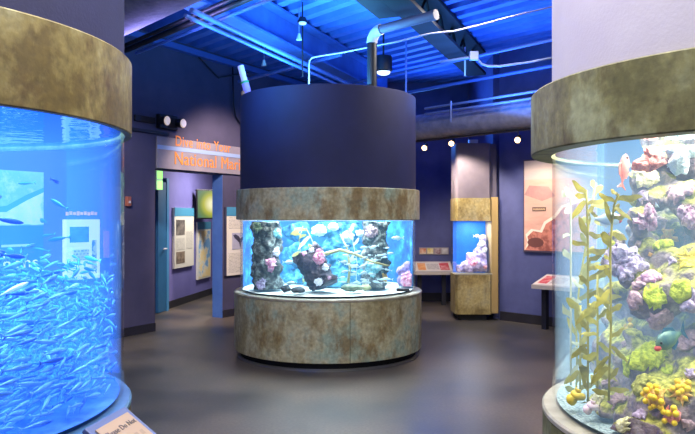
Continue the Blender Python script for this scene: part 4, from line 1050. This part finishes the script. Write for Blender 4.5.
P(623, 425, 8, .025, 'lump_coral', cream_c, 'cream coral lump at the very foot of the reef', bump=.6)
P(690, 425, 9, .02, 'crust_coral', mauve, 'mauve crust at the bottom right of the reef', bump=.7)
P(660, 222, 6, .02, 'crust_coral', mauve, 'dim mauve crust inside the upper hollow', bump=.7)

# right tank fish and shells
tealf = mat('fish_teal', srgb(60, 100, 110), .45, col2=srgb(120, 150, 110), scale=14); tfin = mat('fin_teal', srgb(50, 96, 120), .5)
fp = at(669, 339, 2.52)
t = fish('reef_fish', 'plump dark teal fish with a reddish mouth in the reef hollow', .125, .07, .035, tealf, tfin, fp, PI + .3, -.35)
MB().ball((.057, 0, -.012), .014, 10, 8, (1, .9, .8)).build('mouth', mat('fish_mouth_red', srgb(205, 80, 70), .5), t, smooth=True)
fish('reef_fish', 'salmon pink fish hanging nose up beside the crest of the reef', .125, .055, .03, mat('fish_salmon', srgb(235, 120, 110), .5, col2=srgb(245, 170, 155), scale=10, emit=.08), mat('fin_salmon', srgb(240, 140, 125), .5), at(624, 169, 2.78), .6, 1.35)
t = fish('reef_fish', 'pale blue white fish with a red face beside the reef pillar', .11, .055, .035, mat('fish_white', srgb(215, 230, 240), .4, col2=srgb(150, 180, 215), scale=8), mat('fin_white', srgb(200, 220, 240), .5), at(608, 219, 2.81), -.2, 0)
MB().ball((.043, 0, 0), .016, 10, 8, (.8, .75, 1.1)).build('face_patch', mat('fish_face_red', srgb(205, 70, 85), .5), t, smooth=True)

def shell(px, py, Y, s, m, label, name='snail_shell'):
    p_ = at(px, py, Y); p_.z = max(p_.z, .69 + s * .6); mb = MB(); pts = []; rs = []
    for i in range(30):
        k = i / 29; a = k * 5.2 * PI; rad = s * .55 * k; pts.append((rad * math.cos(a), rad * math.sin(a), s * (1.3 - 1.25 * k))); rs.append(max(.002, s * .42 * k))
    o = mb.tube(pts, rs, 10).build(name, m, loc=(p_.x, p_.y, p_.z), smooth=True); return tag(o, label, 'shell')
shell(577, 414, 2.93, .05, mat('shell_yellow', srgb(235, 200, 40), .5, col2=srgb(190, 170, 70), scale=14), 'yellow topped snail shell on the gravel of the right tank')
shell(592, 422, 2.80, .04, mat('shell_pink', srgb(225, 190, 195), .5, col2=srgb(240, 225, 225), scale=14), 'pinkish white snail shell on the gravel of the right tank')

# kelp
kelp_m = [mat('kelp_%d' % i, c, .5, col2=d, scale=9, emit=.04) for i, (c, d) in enumerate(((srgb(116, 108, 36), srgb(190, 176, 72)), (srgb(152, 146, 60), srgb(210, 200, 108)), (srgb(185, 195, 180), srgb(215, 220, 190))))]
def kelp(label, pts, m, leaf, n, seed, wl=.03, name='kelp_strand', T=None):
    rr = random.Random(seed); pts = [Vector(p_) for p_ in pts]; base = pts[0]
    t = thing(name, label, 'kelp', base)
    MB().tube([p_ - base for p_ in pts], .0045, 6).build('stem', m, t, smooth=True)
    mb = MB()
    for i in range(n):
        k = (i + rr.random() * .5) / n * (len(pts) - 1); j = min(int(k), len(pts) - 2); q = pts[j].lerp(pts[j + 1], k - j) - base
        sgn = rr.choice((-1, 1)); up = rr.choice((rr.uniform(.3, 2.2), rr.uniform(-.9, .5))); L = leaf * rr.uniform(.65, 1.25); w = wl * rr.uniform(.7, 1.15)
        d = Vector((sgn * rr.uniform(.5, 1), rr.uniform(-.28, .12), up)).normalized(); sd = d.cross(Vector((rr.uniform(-.3, .3), -1, .1))).normalized(); bend = Vector((0, 0, -1)) * rr.uniform(-.1, .6)
        vs = []; K = 8
        for s_ in range(K):
            f = s_ / (K - 1); c_ = q + d * L * f + bend * L * f * f + Vector((0, 0, .004 * math.sin(f * 9)))
            ww = w * .5 * max(.06, math.sin(PI * min(1, f * .92 + .06)) ** .7) * (1 + .15 * math.sin(f * 22))
            vs += [c_ - sd * ww, c_ + Vector((0, 0, .004)), c_ + sd * ww]
        fs = []
        for s_ in range(K - 1):
            b = s_ * 3; fs += [(b, b + 1, b + 4, b + 3), (b + 1, b + 2, b + 5, b + 4)]
        mb.add(vs, fs)
    if T:
        for i, v in enumerate(mb.v):
            p_ = v + base; p_.z = max(p_.z, base.z + .004); mb.v[i] = p_ - base; dx, dy = p_.x - T[0], p_.y - T[1]; r_ = math.hypot(dx, dy)
            if r_ > T[2]: mb.v[i] = Vector((T[0] + dx * T[2] / r_, T[1] + dy * T[2] / r_, p_.z)) - base
    mb.build('foliage', m, t, smooth=True)
    return t
def clampk(pts, T, rm):
    out = []
    for p_ in pts:
        d = Vector((p_.x - T[0], p_.y - T[1])); 
        if d.length > rm: d = d.normalized() * rm; p_ = Vector((T[0] + d.x, T[1] + d.y, p_.z))
        out.append(p_)
    return out
def kl(lst): return clampk([at(*a) for a in lst], TR, .80)
TK = (TR[0], TR[1], .868)
kelp('tall olive kelp strand at the front of the kelp stand in the right tank', kl([(585, 404, 2.92), (588, 370, 2.92), (585, 330, 2.92), (588, 290, 2.92), (583, 255, 2.92), (579, 230, 2.92), (576, 205, 2.93), (571, 190, 2.94)]), kelp_m[0], .085, 26, 1, .026, T=TK)
kelp('olive kelp strand with its tip curling right toward the reef', kl([(592, 402, 2.73), (595, 370, 2.73), (598, 330, 2.72), (596, 290, 2.72), (593, 255, 2.72), (595, 225, 2.71), (601, 205, 2.70), (611, 194, 2.68)]), kelp_m[0], .08, 24, 2, .025, T=TK)
kelp('pale olive kelp strand behind the tall one in the right tank', kl([(576, 396, 3.18), (577, 360, 3.18), (575, 320, 3.17), (580, 280, 3.17), (586, 245, 3.17), (591, 210, 3.17), (596, 183, 3.17)]), kelp_m[1], .085, 20, 3, .028, T=TK)
kelp('short yellow kelp strand low beside the reef foot', kl([(583, 388, 2.82), (581, 360, 2.82), (584, 330, 2.82), (580, 300, 2.82), (584, 275, 2.82)]), kelp_m[1], .08, 14, 4, .027, T=TK)
kelp('pale washed out kelp strand close to the left edge of the right tank', clampk([at(*a) for a in ((562, 385, 3.1), (561, 345, 3.1), (563, 300, 3.1), (560, 260, 3.1), (562, 225, 3.1), (559, 200, 3.1), (566, 193, 3.1))], TR, .83), kelp_m[2], .07, 12, 5, .026, T=TK)
kelp('low yellow kelp frond leaning left near the gravel of the right tank', kl([(580, 394, 3.03), (577, 365, 3.03), (574, 345, 3.03), (571, 325, 3.03), (569, 305, 3.03)]), kelp_m[1], .10, 7, 9, .034, T=TK)

# --- central tank
cz0 = .735
pilm = mat('piling_crusted', srgb(40, 46, 52), .9, col2=srgb(178, 190, 182), scale=14, bump=.9, bscale=30, col3=srgb(84, 78, 70), detail=7, lo=.3, hi=.72)
clampC = (TC[0], TC[1], .915, .746, 1.46)
def lumpy_post(p0, p1, r0, r1, amp, seed, freq=9):
    p0, p1 = Vector(p0), Vector(p1); mb = MB(); K = 40
    mb.tube([p0.lerp(p1, i / K) for i in range(K + 1)], [r0 + (r1 - r0) * i / K for i in range(K + 1)], 40)
    bm = bmesh.new(); me = bpy.data.meshes.new('t'); me.from_pydata([tuple(v) for v in mb.v], [], mb.f); bm.from_mesh(me); bm.normal_update()
    off = Vector((seed, seed, seed))
    nw = [v.co + v.normal * (noise.fractal(v.co * freq + off, 1, 2, 4) * amp + max(0, .5 - noise.voronoi(v.co * freq * 1.5 + off)[0][0]) * amp) for v in bm.verts]
    for v, q in zip(bm.verts, nw): v.co = Vector((q.x, q.y, min(max(q.z, .7425), 1.452)))
    bmesh.ops.triangulate(bm, faces=bm.faces[:]); bm.normal_update(); return bm
def base_of(px, Y, z): q = at(px, 217, Y); return Vector((q.x, q.y, z))
a = base_of(267, 7.3, .745); b1 = lumpy_post(a, a + Vector((.0, 0, .71)), .145, .14, .05, 3)
o = bm_obj(b1, 'dock_piling', pilm, origin=a); tag(o, 'dark encrusted dock piling at the left inside the central tank', 'piling'); PL = Reef(b1, clampC)
a = base_of(375.5, 7.4, .745); b2 = lumpy_post(a, a + Vector((.0, 0, .71)), .13, .13, .05, 8)
o = bm_obj(b2, 'dock_piling', pilm, origin=a); tag(o, 'grey encrusted dock piling at the right inside the central tank', 'piling'); PR = Reef(b2, clampC)
a = at(326, 289, 7.05); a.z = .80; e = at(305, 252, 7.12)
b3 = lumpy_post(a, e, .145, .135, .04, 5); logm = mat('log_dark', srgb(48, 46, 56), .9, col2=srgb(120, 105, 110), scale=10, bump=.9, bscale=30, col3=srgb(74, 66, 74))
for v in b3.verts: v.co.z = max(v.co.z, .744)
b3.normal_update()
o = bm_obj(b3, 'leaning_log', logm, origin=a); tag(o, 'dark leaning log with pink anemones in the central tank', 'log'); LG = Reef(b3, clampC)
# rear spire and low rocks
blobsC = [W_(*q) for q in ((340, 285, 7.75, 26), (345, 262, 7.8, 18), (338, 245, 7.85, 15), (346, 232, 7.9, 14), (330, 228, 7.9, 12), (352, 216, 7.9, 12), (338, 216, 7.9, 11), (322, 280, 7.8, 18), (358, 280, 7.8, 16), (300, 285, 8.1, 18), (298, 255, 8.15, 14), (296, 232, 8.2, 12))]
b4 = reef_mesh(blobsC, .018, .06, 7, 4.1, (TC[0], TC[1], .9, .742, 1.44))
spm = mat('spire_teal', srgb(22, 60, 92), .85, col2=srgb(130, 195, 205), scale=13, bump=.9, bscale=30, col3=srgb(52, 112, 140), detail=8, lo=.34, hi=.7)
o = bm_obj(b4, 'reef_spire', spm, origin=(TC[0] + .1, TC[1] + .1, .74)); tag(o, 'teal rear rock spire with white anemones in the central tank', 'rock'); SP = Reef(b4, clampC)
def low_rock(px, Y, r_, label, m, seed, sc=(1, 1, .7), amp=.25):
    q = base_of(px, Y, 0); mb = MB(); mb.ball((0, 0, 0), r_, 20, 14, sc)
    off = Vector((seed, 0, seed)); mb.v = [v + v.normalized() * noise.fractal(v * (1.6 / r_) + off, 1, 2, 4) * r_ * amp for v in mb.v]
    zmin = min(v.z for v in mb.v); o = mb.build('stone', m, loc=(q.x, q.y, cz0 - zmin + .004), smooth=True); return tag(o, label, 'rock')
low_rock(286, 6.93, .052, 'small black stone on the white sand left of the leaning log', mat('stone_dark', srgb(50, 54, 62), .8, col2=srgb(80, 88, 92), scale=14), 1)
low_rock(298, 6.88, .06, 'flat black stone touching the foot of the leaning log', MATS['stone_dark'], 2, (1.2, 1, .5))
low_rock(352, 7.0, .075, 'grey green stone right of the leaning log', mat('stone_green', srgb(90, 105, 90), .9, col2=srgb(150, 160, 130), scale=14), 3, (1.5, 1, .5))
low_rock(366, 7.12, .05, 'yellowish stone at the foot of the right piling', mat('stone_yellow', srgb(160, 150, 90), .9, col2=srgb(190, 185, 140), scale=14), 4, (1.2, .8, .6))
q = at(407, 285, 7.6); b5 = reef_mesh([(Vector((q.x, q.y, .80)), .1), (Vector((q.x - .04, q.y + .02, .9)), .075), (Vector((q.x + .02, q.y + .03, .97)), .05)], .016, .02, 12, 6.2, (TC[0], TC[1], .905, .742, 1.4))
o = bm_obj(b5, 'purple_rock', mat('rock_purple', srgb(120, 90, 150), .9, col2=srgb(205, 170, 215), scale=14, bump=.7), origin=(q.x, q.y, .742)); tag(o, 'purple crusted rock at the right edge of the central tank', 'rock'); PK = Reef(b5, clampC)
q = base_of(403, 6.98, cz0 + .014); o = MB().box(-.065, .065, -.03, .03, 0, .03, .006).build('flat_block', MATS['stone_dark'], loc=q); tag(o, 'flat dark block on the sand near the right rim of the central tank', 'block')

hot = cm('anemone_pink', (235, 120, 160), (255, 215, 230), 30, emit=.05); wht = cm('anemone_white', (235, 240, 245), (255, 255, 255), 30, emit=.12); tealc = cm('teal', (90, 170, 180), (190, 230, 230), 25)
LP = LG.patch
LP(304, 254, 5, .03, 'anemone_cluster', hot, 'pink anemone tuft on the upper left tip of the leaning log', 'anemone', style='balls', cell=.018)
LP(311, 251, 6, .035, 'anemone_cluster', wht, 'white anemone tuft on the top of the leaning log', 'anemone', style='balls', cell=.018)
LP(319, 258, 6, .035, 'anemone_cluster', hot, 'pink anemone tuft just below the top of the leaning log', 'anemone', style='balls', cell=.018)
LP(325, 268, 6, .035, 'anemone_cluster', wht, 'white anemone tuft halfway down the leaning log', 'anemone', style='balls', cell=.018)
LP(329, 278, 5, .03, 'anemone_cluster', mixpink, 'mauve pink anemone tuft on the lower right of the leaning log', 'anemone', style='balls', cell=.018)
LP(323, 288, 6, .03, 'anemone_cluster', hot, 'pink anemone clump at the foot of the leaning log', 'anemone', style='balls', cell=.02)
LP(318, 281, 4, .02, 'anemone_cluster', wht, 'tiny white anemone tuft low in the middle of the leaning log', 'anemone', style='balls', cell=.018)
PL.patch(271, 265, 6, .05, 'sea_anemone', hot, 'round pink anemone low on the left piling', 'anemone', style='balls', cell=0.025)
PL.patch(276, 252, 4, .03, 'sea_anemone', wht, 'small white anemone on the right flank of the left piling', 'anemone', style='balls', cell=.02)
PL.patch(262, 284, 5, .03, 'sea_anemone', purple, 'purple anemone at the foot of the left piling', 'anemone', style='balls', cell=.02)
PL.patch(277, 233, 5, .03, 'sponge', tealc, 'pale teal sponge high on the left piling', 'sponge', bump=.6)
PL.patch(258, 226, 5, .025, 'sponge', cm('dull_green', (90, 110, 80), (140, 150, 110)), 'dull green sponge near the top of the left piling', 'sponge', bump=.6)
PR.patch(370, 232, 6, .025, 'sponge', mauve, 'mauve sponge high on the right piling', 'sponge', bump=.7)
PR.patch(372, 268, 7, .025, 'sponge', tealc, 'pale teal sponge halfway down the right piling', 'sponge', bump=.7)
PR.patch(384, 278, 5, .025, 'sponge', orangec, 'tawny sponge low on the right piling', 'sponge', bump=.7)
PK.patch(408, 279, 9, .035, 'sea_anemone', hot, 'pink anemone on the purple rock at the right', 'anemone', style='balls', cell=0.025)
for (px, py, rp, lab) in ((326, 232, 7, 'large white plumose anemone left on the teal spire'), (337, 227, 5, 'white plumose anemone near the top of the teal spire'), (348, 243, 6, 'white plumose anemone in the middle of the teal spire'), (355, 231, 4, 'pale plumose anemone at the right top of the teal spire')):
    h_ = SP.hit(px, py)
    if h_[0] is None: print('MISS', lab); continue
    co, nn = h_[0], h_[1]; s_ = rp * 7.7 / F
    t = thing('plumose_anemone', lab, 'anemone', co + nn * .022)
    MB().tube([Vector((0, 0, 0)), nn * s_ * .9], [s_ * .35, s_ * .45], 12).build('stalk', wht, t, smooth='auto')
    mb = MB(); mb.ball((0, 0, 0), s_, 22, 16, (1, 1, .8)); mb.v = [v * (1 + .35 * noise.noise(v * (3.2 / s_) + co * 5)) + nn * s_ * 1.3 for v in mb.v]
    mb.build('crown', wht, t, smooth=True)
# driftwood branches
bw = mat('branch_tan', srgb(150, 135, 80), .8, col2=srgb(190, 175, 120), scale=14)
def branch(lst, r_, label):
    pts = [at(*q) for q in lst]; o = MB().tube([p_ - pts[0] for p_ in pts], [r_ * (1 - .6 * i / (len(pts) - 1)) for i in range(len(pts))], 8).build('branch', bw, loc=pts[0], smooth=True); return tag(o, label, 'branch')
branch(((308, 262, 7.34), (325, 254, 7.32), (340, 250, 7.26), (355, 254, 7.18), (372, 262, 7.12), (390, 266, 7.09)), .024, 'tan sunken branch crossing in front of the right piling')
branch(((348, 283, 7.3), (350, 268, 7.3), (347, 248, 7.3), (340, 234, 7.3)), .016, 'thin tan branch standing between the log and the right piling')
TKC = (TC[0], TC[1], .9)
kelp('olive kelp strand rising behind the leaning log in the central tank', [at(*q) for q in ((303, 283, 7.62), (302, 262, 7.6), (299, 240, 7.58), (303, 226, 7.56))], kelp_m[0], .13, 9, 21, .04, T=TKC)
kelp('olive kelp strand left of the white anemones in the central tank', [at(*q) for q in ((317, 284, 7.45), (318, 262, 7.45), (312, 240, 7.42), (306, 228, 7.4))], kelp_m[1], .13, 8, 22, .04, T=TKC)
kelp('pale green kelp strand beside the right piling in the central tank', [at(*q) for q in ((356, 284, 7.42), (357, 262, 7.42), (353, 242, 7.42), (349, 228, 7.42))], kelp_m[2], .10, 9, 23, .04, T=TKC)
# fish of the central tank
silv = mat('fish_silver', srgb(215, 235, 240), .3, metal=.3, col2=srgb(170, 205, 215), scale=20, emit=.1); sf = simple_fish(1, .3, .14, 'reef_fish', silv)
me = bpy.data.meshes.new('silver_fish'); me.from_pydata([tuple(v) for v in sf.v], [], sf.f); me.materials.append(silv)
for p_ in me.polygons: p_.use_smooth = True
rr = random.Random(5); first = None; spots = []
for i in range(40):
    for _t in range(50):
        px = rr.uniform(341, 390); py = rr.uniform(246, 284); dx = (px - CX) / F * 6.85 - TC[0]
        Y = TC[1] - math.sqrt(.955 ** 2 - dx * dx) + .075 + rr.random() * .1
        if all((at(px, py, Y) - q).length > .085 for q in spots): break
    spots.append(at(px, py, Y))
    o = first.copy() if first else bpy.data.objects.new('silver_fish', me); first = first or o; C.objects.link(o)
    L = rr.uniform(.055, .10); o.scale = (L, L, L); o.location = at(px, py, Y); o.rotation_euler = (0, rr.uniform(-.25, .25), rr.choice((0, PI)) + rr.uniform(-.6, .6))
    tag(o, 'small silver fish in the shoal before the right piling of the central tank', 'fish', 'silver shoal in the central tank')
fish('reef_fish', 'lone silver fish near the bright right side of the central tank', .12, .04, .02, silv, silv, at(397, 238, 7.3), PI + .2)
fish('reef_fish', 'lone pale fish between the left piling and the leaning log', .11, .04, .02, silv, silv, at(289, 262, 7.2), .3)
fish('reef_fish', 'slim white fish above the foot of the left piling', .12, .035, .02, silv, silv, at(291, 283, 6.95), .1)

# --- column tank reef
p0 = ct.location; cl = None
bl = [(Vector((p0.x + x, p0.y + y, z)), r_) for x, y, z, r_ in ((.13, .22, .78, .12), (.1, .24, .92, .1), (.13, .26, 1.06, .09), (.14, .28, 1.18, .07), (0, .2, .80, .13), (-.1, .18, .76, .12), (-.2, .2, .73, .09), (-.05, .22, .9, .09), (-.02, .26, .86, .09), (.05, .25, .98, .07))]
b6 = reef_mesh(bl, .014, .02, 14, 1.3)
for v in b6.verts:
    v.co.x = min(max(v.co.x, p0.x - .27), p0.x + .165); v.co.y = min(max(v.co.y, p0.y + .06), p0.y + .42); v.co.z = min(max(v.co.z, wz0 + .03), wz1 - .03)
b6.normal_update()
o = bm_obj(b6, 'reef_rock', mat('rock_lilac', srgb(150, 140, 190), .9, col2=srgb(225, 205, 230), scale=16, bump=.6), origin=(p0.x, p0.y + .2, wz0 + .03)); tag(o, 'lilac reef rock climbing to the right in the column aquarium', 'rock')
CR = Reef(b6, None, (p0.x - .285, p0.x + .185, p0.y + .02, p0.y + .44, wz0 + .026, wz1 - .01))
CR.patch(472, 262, 7, .03, 'crust_coral', hot, 'pink coral cluster low at left in the column aquarium', style='balls', cell=0.019)
CR.patch(484, 250, 6, .03, 'lobed_coral', wht, 'white coral cluster midway up the reef in the column aquarium', style='balls', cell=0.019)
CR.patch(482, 243, 3, .02, 'lobed_coral', white, 'pale coral cluster at the top right of the column aquarium', style='balls', cell=0.019)
CR.patch(485, 267, 6, .02, 'crust_coral', pinkc, 'pink coral crust low at right in the column aquarium', bump=.7)
fish('reef_fish', 'white fish above the reef in the column aquarium', .1, .045, .02, mat('fish_bright', srgb(245, 245, 240), .4, emit=.3), mat('fish_bright', srgb(245, 245, 240)), at(477, 236, 10.12), .4)

# ------------------------------------------------------------------ lights
blue = (.06, .25, 1.0); azure = (.1, .45, 1.0)
# inside tank hoods
light('AREA', 'hood_central', (TC[0], TC[1], 1.76), 165, (.85, .95, 1), 1.7)
light('AREA', 'hood_left', (TL[0], TL[1], 2.15), 110, (.25, .6, 1), 1.7)
light('AREA', 'hood_right', (TR[0], TR[1], 2.02), 140, (1, .97, .9), 1.6)
light('AREA', 'hood_column', (p0.x - .05, p0.y + .2, wz1 - .01), 9, (.9, .92, 1), .3)
# blue uplights on tank tops and ledges, washing the deck
light('AREA', 'uplight_tank', (-.3, 7.3, 2.86), 120, azure, 1.2, rot=(PI, 0, 0))
light('AREA', 'uplight_left', (-1.2, 6.2, 2.9), 26, azure, .6, target=(-.6, 7.6, 3.9))
light('AREA', 'uplight_right', (1.6, 8.3, 2.7), 75, blue, .6, target=(1.7, 8.0, 3.9))
light('AREA', 'uplight_back', (1.2, 11.2, 2.9), 50, blue, .7, target=(1.0, 10.2, 3.9))
light('AREA', 'wash_violet', (-1.95, 6.75, 2.95), 30, (.35, .3, 1), .4, target=(-1.85, 5.8, 3.45))
# warm wash of the banner, corridor and unseen fill lamps added over the gallery
light('SPOT', 'banner_spot', (-.55, 8.5, 3.4), 620, (1, .78, .62), .1, target=WL.pt(1.4, 1.6), spot=1.15)
light('AREA', 'corridor_lamp_light', (-1.9, 11.9, 2.52), 75, (1, .93, .85), .6)
light('AREA', 'gallery_fill', (0, 2.2, 3.75), 260, (1, .95, .92), 3.0)
light('AREA', 'gallery_back', (-.6, 5.2, 3.6), 80, (1, .96, .94), 1.5)
light('SPOT', 'poster_fill', (-2.2, 4.6, 3.4), 600, (1, .95, .9), .1, target=(-3.3, 7.6, 1.2), spot=1.1)  # unseen lamp added to brighten the posters behind the left tank
light('AREA', 'gallery_right', (1.3, 7.0, 3.6), 70, (1, .93, .88), .8)
wd = bpy.data.worlds.new('gallery'); scn.world = wd; wd.use_nodes = True
bg = wd.node_tree.nodes['Background']; bg.inputs['Color'].default_value = (.7, .68, .72, 1); bg.inputs['Strength'].default_value = .45  # even background added as fill through the open back of the room

# ------------------------------------------------------------------ camera
cd = bpy.data.cameras.new('camera'); cd.sensor_width = 36; cd.lens = F / 695 * 36; cd.clip_start = .05
co_ = bpy.data.objects.new('camera', cd); C.objects.link(co_); co_.location = CAM; co_.rotation_euler = (PI / 2, 0, 0); scn.camera = co_
scn.view_settings.view_transform = 'Standard'; scn.view_settings.look = 'None'
scn.cycles.transparent_max_bounces = 24; scn.cycles.max_bounces = 8
scn.cycles.sample_clamp_indirect = 6
